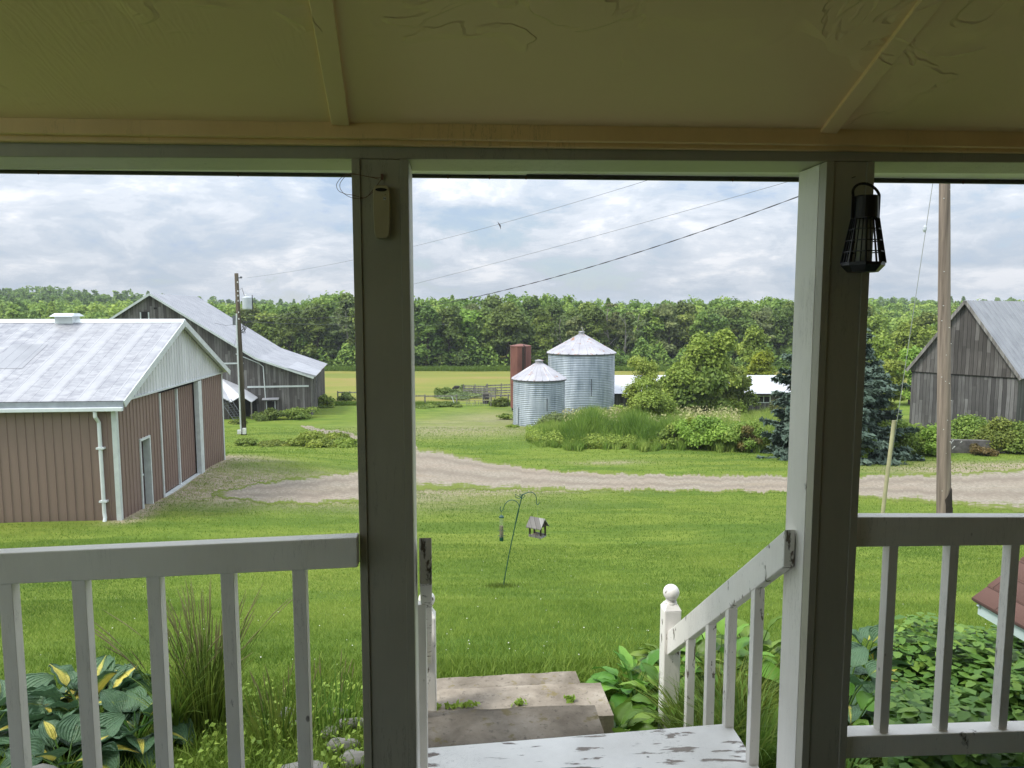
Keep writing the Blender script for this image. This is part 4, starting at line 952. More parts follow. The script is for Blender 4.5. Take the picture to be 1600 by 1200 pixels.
def feed_tank():
    D = 68.5; L = (813.5-800)/F*D; z0 = float(gz(D, L)); H = W(813, 541, D).z-z0; B = empty('feed_tank', dl(D, L, z0), 0, 'rusty red steel tank standing left of the grain bins', 'tank')
    r = 1.0; MB().lathe([(r, .35), (r, H*.42)], 8, ph=math.pi/8).build('lower_shell', 'rusty_steel', B); MB().lathe([(r+.02, H*.42+.003), (r+.02, H)], 8, ph=math.pi/8).build('upper_shell', 'rusty_steel', B)
    MB().lathe([(r+.06, H), (r+.06, H+.05), (.15, H+.22)], 8, ph=math.pi/8).build('roof', 'rusty_steel', B)
    m = MB(); g = -math.pi/2+.1; m.box(.05, .22, -r-.07, -r+.02, .6, H-.05); m.tube([(.32, -r-.05, H*.7), (.32, -r-.05, H+.02), (.2, -r+.2, H+.15)], .05, 6); m.build('ladder_chute', 'charred_wood', B)
    m = MB()
    for sx in (-1, 1):
        for sy in (-1, 1): m.box(sx*.7-.08, sx*.7+.08, sy*.7-.08, sy*.7+.08, -.3, .349)
    m.split('leg', 'charred_wood', B)
feed_tank()

# ---------------------------------------------------------------- poles and wires
def pole_right():
    D = 20.5; base = W(1476, 806, D); L = (base-Vector((0, 0, base.z))).dot(Vector((RX, RY, 0))); z0 = float(gz(D, L)); top = W(1476, 170, D)
    B = empty('utility_pole', (base.x, base.y, z0), 0, 'tall weathered wooden utility pole with charred foot by driveway', 'utility pole', 'wooden utility poles')
    T = Vector((top.x-base.x, top.y-base.y, top.z-z0)); pts = [Vector((0, 0, -.3)).lerp(T, t) if t else Vector((0, 0, -.3)) for t in np.linspace(0, 1, 30)]
    r_ = random.Random(2); m = MB(); n = 18; o = 0
    vs = []; fs = []
    for i, p in enumerate(pts):
        R0 = .185-.065*i/29
        for k in range(n): g = 2*math.pi*k/n; q = R0*(1+.05*math.sin(k*2.1)+.03*math.sin(k*5.3+i*.2)); vs.append(p+Vector((q*math.cos(g), q*math.sin(g), 0)))
    for i in range(29):
        for k in range(n): fs.append((i*n+k, i*n+(k+1) % n, (i+1)*n+(k+1) % n, (i+1)*n+k))
    m.add(vs, fs); m.add([pts[-1]+Vector((.12*math.cos(g), .12*math.sin(g), 0)) for g in np.linspace(0, 2*math.pi, n, False)], [tuple(range(n))]); m.build('shaft', 'pole_wood', B, smooth=True)
    m = MB(); vs = []
    for z, e in ((.0, .006), (.5, .006), (1.0, .005)):
        for k in range(9): g = -2.35+2.0*k/8+.35; q = .196-.065*z/11+e; vs.append(Vector((q*math.cos(g)+T.x*z/T.z, q*math.sin(g)+T.y*z/T.z, z-(.35*abs(k-4)/4 if z == 1.0 else 0))))
    m.add(vs, [(i*9+k, i*9+k+1, (i+1)*9+k+1, (i+1)*9+k) for i in range(2) for k in range(8)]); m.lathe([(.199, -.1), (.197, .12), (.190, .40)], 18, cap=False, wob=lambda g, z: 1+.012*math.sin(5*g)+(-.06 if z > .3 and math.sin(3*g+1) > 0 else 0)); m.build('charred_foot', 'charred_wood', B)
    m = MB()
    for k in range(26):
        z = .8+k*.36+r_.uniform(-.3, .3); p = Vector((0, 0, 0)).lerp(T, z/T.z); R0 = .185-.065*z/T.z; g = -1.57+r_.uniform(-1.1, 1.3); c = p+Vector((R0*math.cos(g), R0*math.sin(g), 0)); m.box(c.x-.011, c.x+.011, c.y-.01, c.y+.01, c.z-.009, c.z+.009)
    m.build('bolts', 'white_plastic', B)
    return B, Vector((top.x, top.y, top.z))
_, RT = pole_right()
def pole_left():
    D = 49; base = W(381, 681, D); z0 = float(gz(D, (381-800)/F*D)); top = W(379, 427, D)
    B = empty('utility_pole', (base.x, base.y, z0), 0, 'utility pole with grey transformer drum in front of the grey barn', 'utility pole', 'wooden utility poles'); H = top.z-z0
    m = MB().tube([(0, 0, -.3), (-.04, 0, H*.5), (-.09, 0, H)], [.19, .165, .125], 12); m.build('shaft', 'old_pole_wood', B, smooth=True)
    z = lambda py: W(380, py, D).z-z0; x = lambda px: (px-380)/F*D
    m = MB().lathe([(.05, .0), (.30, .03), (.32, .08), (.32, .78), (.30, .82), (.1, .88)], 20, (x(393), -.05, z(484))); t = m.build('transformer', 'transformer_grey', B, smooth=False)
    m = MB(); m.lathe([(.05, 0), (.07, .05), (.04, .1), (.07, .14), (.03, .22)], 10, (x(391), -.05, z(467)+.1)); m.build('bushing', 'white_plastic', t)
    m = MB(); m.tube([(x(401), -.05, z(486)), (x(401), -.05, z(461))], .025, 6); m.box(x(384), x(401), -.08, -.02, z(472)-.04, z(472)+.04); m.build('bracket', 'wire_black', t)
    m = MB(); m.box(x(370.5), x(375.5), -.16, .05, z(508), z(493)); m.build('meter_box', 'wire_grey', B)
    m = MB(); m.tube([(x(377), -.18, z(674)), (x(376.5), -.18, z(505)), (x(377), -.16, z(490))], .05, 8); m.build('conduit', 'pale_steel_trim', B)
    m = MB(); m.box(x(372), x(378), -.3, -.1, z(677), z(671)); m.box(x(380.5), x(385.5), -.38, -.2, z(677), z(668)); m.split('junction_box', 'white_plastic', B)
    m = MB(); m.lathe([(.03, 0), (.08, .04), (.08, .1), (.02, .14)], 8, (x(385), -.05, z(435))); m.box(x(379), x(386), -.08, -.02, z(435), z(433.5)); m.build('insulator', 'wire_grey', B)
    m = MB(); r_ = random.Random(8)
    for i in range(6):
        a = Vector((x(384), -.1, z(500+i*2.5))); b = Vector((x(388+r_.uniform(0, 6)), -.2, z(505+r_.uniform(0, 16)))); c = Vector((x(383), -.15, z(515+r_.uniform(0, 8)))); m.tube([a, (a+b)/2+Vector((0, 0, .15)), b, (b+c)/2-Vector((0, 0, .1)), c], .018, 5)
    m.tube([(x(380), -.1, z(455)), (x(386), -.1, z(450)), (x(389), -.05, z(462))], .015, 5); m.build('lead_wires', 'wire_black', B)
    m = MB()
    for py in (441, 455, 462, 470, 488, 498): m.box(x(379.5), x(380.8), -.2, -.12, z(py)-.05, z(py)+.05)
    m.build('bolts', 'white_plastic', B)
    return base
LB = pole_left()
def span(label, a, via, end_px, r, mat, twist=0.0):
    # wire from the far pole to the near pole through a seen point; parabola sag in a vertical plane
    E = Vector((RT.x, RT.y, 0)); A = W(a[0], a[1], 49)
    # horizontal line between A and near pole; find heights at two view columns
    def hit(px, py):
        aa, t = ray(px, py); P0, P1 = A.xy, E.xy
        d = Vector((HX+RX*aa, HY+RY*aa)); M_ = Matrix(((d.x, -(P1-P0).x), (d.y, -(P1-P0).y))); s = M_.inverted() @ P0; return s[1], s[0]*t
    s1, z1 = hit(*via[0]); s2, z2 = hit(*via[1])
    # z(s)=A.z+b s+c s^2 through both points
    Mx = np.array([[s1, s1*s1], [s2, s2*s2]]); bb, cc = np.linalg.solve(Mx, [z1-A.z, z2-A.z])
    pts = []; n = 160 if twist else 48
    for i in range(n+1):
        s = i/n*1.0; p = A.xy.lerp(E.xy, s); z = A.z+bb*s+cc*s*s; pts.append(Vector((p.x, p.y, z))-A)
    o = MB()
    if twist:
        for ph in (0, math.pi):
            o.tube([p+Vector((0, twist*math.cos(i*1.1+ph), twist*math.sin(i*1.1+ph))) for i, p in enumerate(pts)], r, 5)
        o.tube(pts, r*.8, 5)
    else: o.tube(pts, r, 6)
    o = o.build('power_line', mat, smooth=True); o.location = A; tag(o, label, 'power line', 'power lines between the two poles'); return lambda px: hit_z(px)
span('thin uppermost power line that the bird sits on', (386, 434), ((650, 384), (985, 290)), None, .0065, 'wire_grey')
span('thin middle power line between the two poles', (384, 504), ((650, 443), (1210, 290)), None, .0065, 'wire_grey')
span('thick twisted black cable lowest in the sky', (384, 492), ((756, 461), (1245, 308)), None, .008, 'wire_black', .012)
def barn_wires():
    A = W(384, 503, 49)
    m = MB(); B_ = W(700, 507, 70); pts = [A.lerp(B_, t)-A+Vector((0, 0, -.5*4*t*(1-t)*.3)) for t in np.linspace(0, 1, 20)]; m.tube(pts, .010, 5); o = m.build('power_line', 'wire_grey'); o.location = A; tag(o, 'faint wire running right from the transformer pole', 'power line')
    A = W(376, 506, 49); m = MB(); B_ = W(335, 505, 62.5); C_ = W(355, 565, 62.3)
    m.tube([Vector((0, 0, 0)), (B_-A)*.5-Vector((0, 0, .15)), B_-A], .010, 5); m.tube([Vector((0, 0, 0)), (C_-A)*.5-Vector((0, 0, .3)), C_-A], .010, 5); o = m.build('service_wire', 'wire_black'); o.location = A; tag(o, 'service wires from the transformer pole to the grey barn', 'wire')
barn_wires()
def guy():
    D = 20.4; foot = W(1378, 806, D); z0 = float(gz(D, (1378-800)/F*D/.985)); F0 = Vector((foot.x, foot.y, z0)); g1 = W(1397, 657, 20.42); T = W(1474, 176, 20.45)
    B = empty('guy_wire', F0, 0, 'steel guy wire with pale yellow guard left of the tall pole', 'guy wire'); d = (g1-F0)
    MB().tube([Vector((0, 0, -.1)), T-F0], .0085, 6).build('cable', 'guy_steel', B)
    m = MB(); n = 12; m.tube([d*0.0, d*.5, d], .052, n); m.build('guard', 'guard_yellow', B, smooth=False)
    c = W(1445, 357, 20.44)-F0; u = (T-F0).normalized(); m = MB(); m.tube([c-u*.1, c-u*.04, c+u*.04, c+u*.1], [.02, .05, .05, .02], 8); m.build('insulator', 'transformer_grey', B)
guy()
def bird():
    p = W(780.5, 352, 34.5)
    # the depth of the wire at that column
    A = W(386, 434, 49); a = (780-800)/F; P0, P1 = A.xy, RT.xy; d = Vector((HX+RX*a, HY+RY*a)); s = Matrix(((d.x, -(P1-P0).x), (d.y, -(P1-P0).y))).inverted() @ P0
    D = s[0]; p = W(780.5, 352.5, D); k = .38
    m = MB(); m.tube([Vector(v)*k for v in ((-.21, 0, .36), (-.15, 0, .26), (-.12, 0, .22), (-.05, 0, .12), (.02, 0, .02), (.08, 0, -.12), (.10, 0, -.20), (.115, 0, -.36), (.12, 0, -.46))], [x*k for x in (.008, .035, .055, .075, .095, .085, .05, .03, .02)], 10)
    o = m.build('bird', 'bird_feathers', smooth=True); o.location = p+Vector((0, 0, .02)); tag(o, 'small dark bird perched on the upper power line', 'bird')
    m = MB(); m.tube([Vector(v)*k for v in ((-.21, 0, .36), (-.27, 0, .37))], [.008*k, .001], 5); m.tube([Vector(v)*k for v in ((.03, .04, -.02), (.02, .03, -.12))], .006*k, 5); m.build('beak', 'wire_black', o)
bird()

# ---------------------------------------------------------------- bird feeders
def feeders():
    D = 12.6
    D, L = ground(786, 916); foot = gpt(D, L, 0)
    B = empty('shepherd_hook', foot, 0, 'leaning green iron double shepherd hook in the lawn', 'garden hook')
    def q(px, py, dy=0.0): return W(px, py, D+dy)-foot
    m = MB(); m.tube([q(786, 917), q(795, 868), q(803, 830), q(808, 805), q(815, 778), q(816, 772)], .0085, 8); m.build('shaft', 'green_iron', B)
    def curve(ctrl, r, n=6):
        p = [q(*c) for c in ctrl]; out = []
        for i in range(len(p)-1):
            a, b, c_, d = p[max(i-1, 0)], p[i], p[i+1], p[min(i+2, len(p)-1)]
            for t in np.linspace(0, 1, 5, False): out.append(.5*((2*b)+(c_-a)*t+(2*a-5*b+4*c_-d)*t*t+(3*b-a-3*c_+d)*t**3))
        out.append(p[-1]); return MB().tube(out, r, n)
    curve([(806, 818), (811, 795), (809, 786), (802, 781.5), (795, 782.5), (789, 788), (786, 796), (783, 799), (781.5, 795), (782.5, 791.5)], .0065).build('hook_arm', 'green_iron', B)
    curve([(812, 790), (816, 775), (822, 770.5), (829, 768.8), (835, 771.5), (838, 777), (838, 785), (839.5, 788.5), (842, 787), (842.5, 784.5)], .0065).build('hook_arm', 'green_iron', B)
    curve([(814, 777), (808, 774), (805, 772), (806, 777), (811, 779), (815, 775), (812, 772), (815, 779), (819, 776), (818, 772), (814, 777)], .005).build('leaf_scroll', 'green_iron', B)
    # tube feeder
    t = q(783.5, 799); T = foot+t; A = empty('tube_feeder', T, 0, 'clear tube bird feeder hanging from left hook arm', 'bird feeder', 'bird feeders'); s = D/F
    zz = lambda py: (799-py)*s*1.0
    MB().tube([(0, 0, 0), (0, 0, zz(806))], .003, 6).build('hanger', 'green_iron', A)
    MB().lathe([(.012, zz(805)), (.04, zz(807.5)), (.043, zz(809)), (.033, zz(809.5))], 16).build('lid', 'green_plastic', A)
    MB().lathe([(.032, zz(846)), (.032, zz(810))], 20, cap=False).build('tube', 'clear_plastic', A, smooth=True)
    MB().lathe([(.029, zz(845)), (.029, zz(823)), (.01, zz(822))], 16).build('seed', 'seed', A)
    m = MB().lathe([(.034, zz(847)), (.036, zz(843)), (.033, zz(841))], 16)
    for py in (831, 839): m.tube([(-.06, 0, zz(py)), (.06, 0, zz(py))], .005, 6)
    for py in (829, 838): m.lathe([(.011, -.004), (.011, .004)], 8, (0, -.033, zz(py)))
    m.build('perch', 'green_plastic', A)
    # house feeder, hanging on a fine cord from the right arm
    c = q(840, 788); T = foot+c; Hh = empty('house_feeder', T, R(-38), 'small weathered wooden house shaped feeder hanging right of hook', 'bird feeder', 'bird feeders')
    z = lambda py: (788-py)*s
    k = .92; m = MB(); w2, l2, hr, he = .145*k, .155*k, z(811), z(825)
    for sg in (-1, 1):
        m.hexa([(-l2, sg*.0, hr), (l2, sg*.0, hr), (l2, sg*w2, he), (-l2, sg*w2, he)], [(-l2, 0, hr+.016), (l2, 0, hr+.016), (l2, sg*w2, he+.014), (-l2, sg*w2, he+.014)])
    m.build('roof', 'weathered_wood', Hh)
    m = MB(); m.box(-.12, .12, -.085, .085, z(840.5), z(839)); m.box(-.12, .12, -.085, -.073, z(839), z(836.5)); m.box(-.12, .12, .073, .085, z(839), z(836.5)); m.build('tray', 'weathered_wood', Hh)
    for sx in (-1, 1):
        for sy in (-1, 1): MB().box(sx*.105-.011, sx*.105+.011, sy*.07-.011, sy*.07+.011, z(839), z(824)+.02).build('corner_post', 'charred_wood', Hh)
    m = MB()
    for sx in (-1, 1): m.add([(sx*.11, -.1, z(823)), (sx*.11, .1, z(823)), (sx*.11, 0, hr), (sx*.122, -.1, z(823)), (sx*.122, .1, z(823)), (sx*.122, 0, hr)], [(0, 1, 2), (3, 5, 4), (0, 3, 4, 1), (1, 4, 5, 2), (2, 5, 3, 0)])
    m.split('gable_end', 'charred_wood', Hh)
    m = MB(); m.tube([(0, 0, 0), (0, 0, hr)], .0012, 4); m.build('cord', 'guy_steel', Hh)
    m = MB(); r_ = random.Random(1)
    for i in range(20): a, b = r_.uniform(-.1, .1), r_.uniform(-.06, .06); m.lathe([(.008, 0), (.012, .006), (.004, .012)], 6, (a, b, z(839)))
    m.build('seed', 'seed', Hh)
feeders()

# ---------------------------------------------------------------- fences, cow
def rail_fence(label, pts, hgt, rails, post_r=.07, mat='weathered_wood', extra=None):
    P = [gpt(D, (px-800)/F*D) for px, D in pts]; B = empty('wooden_fence', P[0], 0, label, 'fence', 'wooden fences at the field edge')
    for p in P: MB().tube([p-P[0]-Vector((0, 0, .3)), p-P[0]+Vector((0, 0, hgt+.05))], post_r, 7).build('post', mat, B)
    for k in rails:
        m = MB()
        for a, b in zip(P[:-1], P[1:]): m.beam(a-P[0]+Vector((0, -.08, hgt*k)), b-P[0]+Vector((0, -.08, hgt*k+.03)), .04, .12)
        m.build('rail', mat, B)
    return B
rail_fence('short rail fence beyond the barn and left of the post', [(526, 79), (545, 79), (566, 79)], 1.05, (.92,))
rail_fence('rail fence with white brace at the field edge', [(600, 74), (630, 74), (663, 74), (713, 74)], 1.1, (.9,))
rail_fence('rail fence between the open gate and the rusty tank', [(767, 73.5), (782, 73.5), (794, 73.5)], 1.15, (.9, .5))
def brace():
    p = on_ground(710, 73.6); o = MB().beam((0, 0, .05), (-.3, 0, 1.0), .05, .09).build('fence_brace', 'pale_steel_trim'); o.location = p; tag(o, 'white slanting brace against the fence post', 'brace')
brace()
def wire_gate():
    a, b = on_ground(716, 74), on_ground(765, 74); B = empty('field_gate', a, 0, 'thin wire gate with spindly stakes at the field entrance', 'gate'); m = MB(); d = b-a
    for k in range(4): m.tube([Vector((0, 0, .25+.27*k)), d+Vector((0, 0, .25+.27*k))], .015, 4)
    m.build('wires', 'wire_grey', B); m = MB(); r_ = random.Random(9)
    for k in range(11): t = .25+.7*k/11; m.tube([d*t+Vector((0, 0, -.1)), d*t+Vector((r_.uniform(-.12, .12), 0, r_.uniform(.3, .8)))], .022, 4)
    m.build('stake', 'weathered_wood', B)
wire_gate()
def wood_stack():
    # low corral of grey planks behind the gate
    r_ = random.Random(3)
    for i, (px, D, wd, h) in enumerate(((742, 84, 2.8, 1.35), (757, 82, 2.6, 1.2), (783, 84, 3.4, 1.45))):
        p = on_ground(px, D); B = empty('plank_hurdle', p, R(r_.uniform(-12, 12)), ['grey plank hurdle leftmost behind the gate', 'grey plank hurdle in the middle behind the gate', 'grey plank hurdle nearest the rusty tank'][i], 'hurdle', 'grey plank hurdles behind the gate')
        m = MB()
        for k in range(5): m.beam((-wd/2, 0, .15+k*h/5), (wd/2, 0, .15+k*h/5+r_.uniform(-.06, .06)), .03, .14)
        m.build('plank', 'weathered_wood', B)
        for x in (-wd/2+.1, 0, wd/2-.1): MB().box(x-.05, x+.05, -.08, -.02, -.1, h+.1).build('upright', 'weathered_wood', B)
    p = on_ground(759, 76); B = empty('feed_trough', p, 0, 'dark slatted crate standing by the gate post', 'crate'); m = MB(); m.box(-.35, .35, -.25, .25, -.05, .30); m.box(-.35, .35, -.25, .25, .45, .68); m.box(-.35, .35, -.25, .25, .80, 1.0); m.build('slats', 'charred_wood', B); m = MB()
    for sx in (-1, 1): m.box(sx*.33-.04, sx*.33+.04, -.3, -.255, -.05, 1.05)
    m.build('frame', 'weathered_wood', B)
wood_stack()
def cow():
    D = 92; p = W(714, 607, D); z0 = float(gz(D, (714-800)/F*D)); me = bpy.data.meshes.new('cow')
    V = [(-.62, 0, .55), (-.35, 0, .62), (0, 0, .60), (.35, 0, .62), (.55, 0, .66), (.78, 0, .58), (.95, 0, .40), (1.08, 0, .24),
         (-.6, .16, .30), (-.45, .22, .06), (-.6, -.16, .30), (-.40, -.25, .06), (.38, .15, .30), (.55, .2, .05), (.38, -.15, .30), (.60, -.2, .05), (-.72, 0, .5), (-.75, 0, .15)]
    E = [(0, 1), (1, 2), (2, 3), (3, 4), (4, 5), (5, 6), (6, 7), (0, 8), (8, 9), (0, 10), (10, 11), (3, 12), (12, 13), (3, 14), (14, 15), (0, 16), (16, 17)]
    rad = [.24, .29, .31, .28, .20, .13, .13, .075, .10, .055, .10, .055, .09, .05, .09, .05, .03, .025]
    me.from_pydata(V, E, []); o = bpy.data.objects.new('cow', me); COL.objects.link(o); me.materials.append(MAT['cow_hide']); m = o.modifiers.new('skin', 'SKIN'); 
    for i, r in enumerate(rad): me.skin_vertices[0].data[i].radius = (r, r)
    me.skin_vertices[0].data[2].use_root = True; s = o.modifiers.new('sub', 'SUBSURF'); s.levels = 1; s.render_levels = 2
    o.location = (p.x, p.y, z0-.02); o.scale = (.82,)*3; tag(o, 'dark cow with a white face behind the weeds', 'cow')
    MB().lathe([(.03, -.2), (.085, -.12), (.10, 0), (.135, .12), (.10, .20)], 10, (0, 0, 0)).build('face_blaze', 'cow_white', o); c = o.children[0]; c.location = (1.02, 0, .33); c.rotation_euler = (0, R(-38), 0)
cow()

# ---------------------------------------------------------------- cellar entry with brown shingles, at the right edge
def cellar_entry():
    A = W(1518, 937, 4.62); z = A.z; x0 = A.x; y1 = A.y; B = empty('cellar_entry', (x0+.9, y1-.7, float(gz(4, 3))), 0, 'little outbuilding with brown shingle roof beyond the right railing', 'outbuilding'); O = Vector((x0+.9, y1-.7, float(gz(4, 3))))
    k = .80; wd = .95; y0 = y1-1.45
    # shingle slopes: courses as real laps
    me_v, me_f, uv = [], [], []
    for side in (0, 1):
        nC = 9; ln = math.hypot(wd, wd*k)
        for c in range(nC):
            t0, t1 = c/nC, (c+1.12)/nC; 
            for (ta, tb) in ((t0, min(t1, 1.0)),):
                def P(t, y, lift): 
                    X = x0+wd*t if side == 0 else x0+2*wd-wd*t; return Vector((X, y, z+wd*t*k+lift))-O
                o = len(me_v); lo, hi = .014, .004
                pts = [P(ta, y0, lo), P(ta, y1, lo), P(tb, y1, hi), P(tb, y0, hi), P(ta, y0, 0), P(ta, y1, 0)]
                me_v += pts; uv += [(y0, ta*ln), (y1, ta*ln), (y1, tb*ln), (y0, tb*ln), (y0, ta*ln), (y1, ta*ln)]
                me_f += [(o, o+1, o+2, o+3), (o+4, o+5, o+1, o)]
    npmesh('roof', [tuple(v) for v in me_v], me_f, 'brown_asphalt_shingles', uv=uv, parent=B)
    m = MB()
    for side in (0, 1):
        P = lambda t, y, dz: (Vector((x0+wd*t if side == 0 else x0+2*wd-wd*t, y, z+wd*t*k+dz))-O)
        m.hexa([P(.02, y0, -.03), P(.02, y1-.01, -.03), P(1, y1-.01, -.03), P(1, y0, -.03)], [P(.0, y0, -.002), P(.0, y1-.01, -.002), P(1, y1-.01, -.002), P(1, y0, -.002)])
    m.build('roof_deck', 'black_drip', B)
    m = MB(); m.box(x0+.025-O.x, x0+.045-O.x, y0-O.y, y1-.03-O.y, z-.085-O.z, z-.012-O.z); m.box(x0+2*wd-.045-O.x, x0+2*wd-.025-O.x, y0-O.y, y1-.03-O.y, z-.085-O.z, z-.012-O.z); m.split('fascia', 'white_fascia', B)
    m = MB()
    for a, b in (((x0+.03, z-.05), (x0+wd, z+wd*k-.06)), ((x0+2*wd-.03, z-.05), (x0+wd, z+wd*k-.06))): m.beam(Vector((a[0], y1-.045, a[1]))-O, Vector((b[0], y1-.045, b[1]))-O, .02, .07)
    m.split('rake_trim', 'white_fascia', B)
    m = MB(); n = 5; V = [(x0+.22, z-1.4), (x0+2*wd-.22, z-1.4), (x0+2*wd-.22, z+.1), (x0+wd, z+wd*k-.07), (x0+.22, z+.1)]
    m.add([Vector((a, y1-.25, b))-O for a, b in V]+[Vector((a, y0+.1, b))-O for a, b in V], [tuple(range(n)), tuple(range(2*n-1, n-1, -1))]+[(i, n+i, n+(i+1) % n, (i+1) % n) for i in range(n)]); m.build('wall', 'house_siding', B)
cellar_entry()

# ---------------------------------------------------------------- vegetation
def unit(v): return v/np.maximum(np.linalg.norm(v, axis=-1, keepdims=True), 1e-6)
def cards(C, size, nrm, jit, asp=1.6, r=rng):
    # one small pointed leaf (quad) per centre; faces lean towards nrm with jitter
    n = len(C); N_ = unit(nrm+r.normal(size=(n, 3))*jit); T = unit(np.cross(N_, r.normal(size=(n, 3)))); B = np.cross(N_, T)
    s = (size*r.uniform(.6, 1.35, n))[:, None] if np.isscalar(size) else (size*r.uniform(.6, 1.35, n))[:, None]
    fold = N_*s*.18
    V = np.stack([C-T*s*asp*.5, C+B*s*.5+fold, C+T*s*asp*.5, C-B*s*.5+fold], 1)
    Fq = np.arange(n*4).reshape(n, 4); return V.reshape(-1, 3), Fq
def crown_points(lumps, n, r, shell=.55):
    L = np.array(lumps); wgt = (L[:, 3]*L[:, 4]*L[:, 5])**(2/3); k = r.choice(len(L), n, p=wgt/wgt.sum()); d = unit(r.normal(size=(n, 3))); d[:, 2] = np.where(d[:, 2] < -.35, -d[:, 2]*.6, d[:, 2])
    rad = shell+(1-shell)*r.random(n)**.6; rad *= 1+.10*r.normal(size=n)
    return L[k, :3]+d*rad[:, None]*L[k, 3:6], d, k
def crown_lumps(kind, H, Rr, r):
    L = []
    if kind == 'round':
        nl = 22
        for i in range(nl):
            t = r.random(); a = r.random()*6.283; zc = H*(.10+.78*t); rr = Rr*math.sin(math.pi*min(.97, .22+.70*t))**.6*.72; q = Rr*r.uniform(.26, .46)
            L.append((math.cos(a)*rr*r.uniform(.5, 1), math.sin(a)*rr*r.uniform(.5, 1), zc, q, q, q*r.uniform(.6, .9)))
        L.append((0, 0, H*.55, Rr*.6, Rr*.6, H*.3)); L.append((r.normal()*.3, r.normal()*.3, H*.86, Rr*.38, Rr*.38, H*.13))
    elif kind == 'tall':
        for i in range(20):
            t = r.random(); a = r.random()*6.283; zc = H*(.08+.82*t); rr = Rr*(1-.55*t)*.7; q = Rr*r.uniform(.28, .48)*(1-.3*t); L.append((math.cos(a)*rr, math.sin(a)*rr, zc, q, q, q*1.1))
        L.append((0, 0, H*.55, Rr*.5, Rr*.5, H*.36))
    elif kind == 'sparse':
        for i in range(13):
            t = r.random(); a = r.random()*6.283; rr = Rr*.75*r.uniform(.3, 1); q = Rr*r.uniform(.16, .3); L.append((math.cos(a)*rr, math.sin(a)*rr, H*(.45+.5*t), q, q, q*.7))
    elif kind == 'shrub':
        for i in range(14):
            a = r.random()*6.283; t = r.random(); rr = Rr*r.uniform(0, .75); q = Rr*r.uniform(.28, .45); L.append((math.cos(a)*rr, math.sin(a)*rr, H*(.12+.62*t*(1-.5*rr/Rr)), q, q, min(q, H*.3)))
    return L
def make_crown(kind, H, Rr, n, leaf, mat, seed, name='crown', parent=None, jit=.55):
    r = np.random.default_rng(seed); L = crown_lumps(kind, H, Rr, r); P, d, k = crown_points(L, n, r)
    lt = r.normal(size=len(L))*.13; hgt = np.clip(P[:, 2]/H, 0, 1)
    tint = np.clip(.42+lt[k]+r.normal(size=n)*.15+.0*hgt, 0, 1)
    # twigs poking out
    V, Fq = cards(P, leaf, unit(d+np.array([0, 0, .6])), jit, 1.5, r)
    return npmesh(name, V, Fq, mat, tint=np.repeat(tint, 4), parent=parent)
def trunk_mb(H, r0, seed, limbs=6, spread=.5, low=.25):
    r_ = random.Random(seed); m = MB(); p = [Vector((0, 0, -.3))]; x = y = 0
    for i in range(1, 7): x += r_.uniform(-.02, .02)*H; y += r_.uniform(-.02, .02)*H; p.append(Vector((x, y, H*.9*i/6)))
    m.tube(p, [r0*(1-.85*i/6) for i in range(7)], 7)
    for k in range(limbs):
        t = low+(0.85-low)*k/max(1, limbs-1); i = min(5, int(t*6)); b = p[i].lerp(p[i+1], t*6-i); a = r_.uniform(0, 6.28); ln = H*spread*.55*(1-t*.55)
        e = b+Vector((math.cos(a)*ln, math.sin(a)*ln, ln*.75)); md = b.lerp(e, .5)+Vector((0, 0, ln*.08)); m.tube([b, md, e], [r0*.38*(1-t*.6), r0*.22*(1-t*.6), r0*.05], 5)
    return m
def make_tree(name, loc, kind, H, Rr, n, leaf, mat, seed, label, group, bark='bark', cat='tree', sc=1.0, rz=0.0):
    t = empty(name, loc, rz, label, cat, group); make_crown(kind, H, Rr, n, leaf, mat, seed, parent=t)
    trunk_mb(H, H*.020+.05, seed, 7, .6).build('trunk', bark, t); t.scale = (sc,)*3; return t
def dup(root, loc, rz, sc, label=None, group=None):
    c = root.copy(); COL.objects.link(c); c.location = loc; c.rotation_euler = (0, 0, rz); c.scale = (sc if isinstance(sc, tuple) else (sc,)*3)
    if label: c['label'] = label
    if group: c['group'] = group
    for ch in list(root.children):
        q = ch.copy(); COL.objects.link(q); q.parent = c
    return c
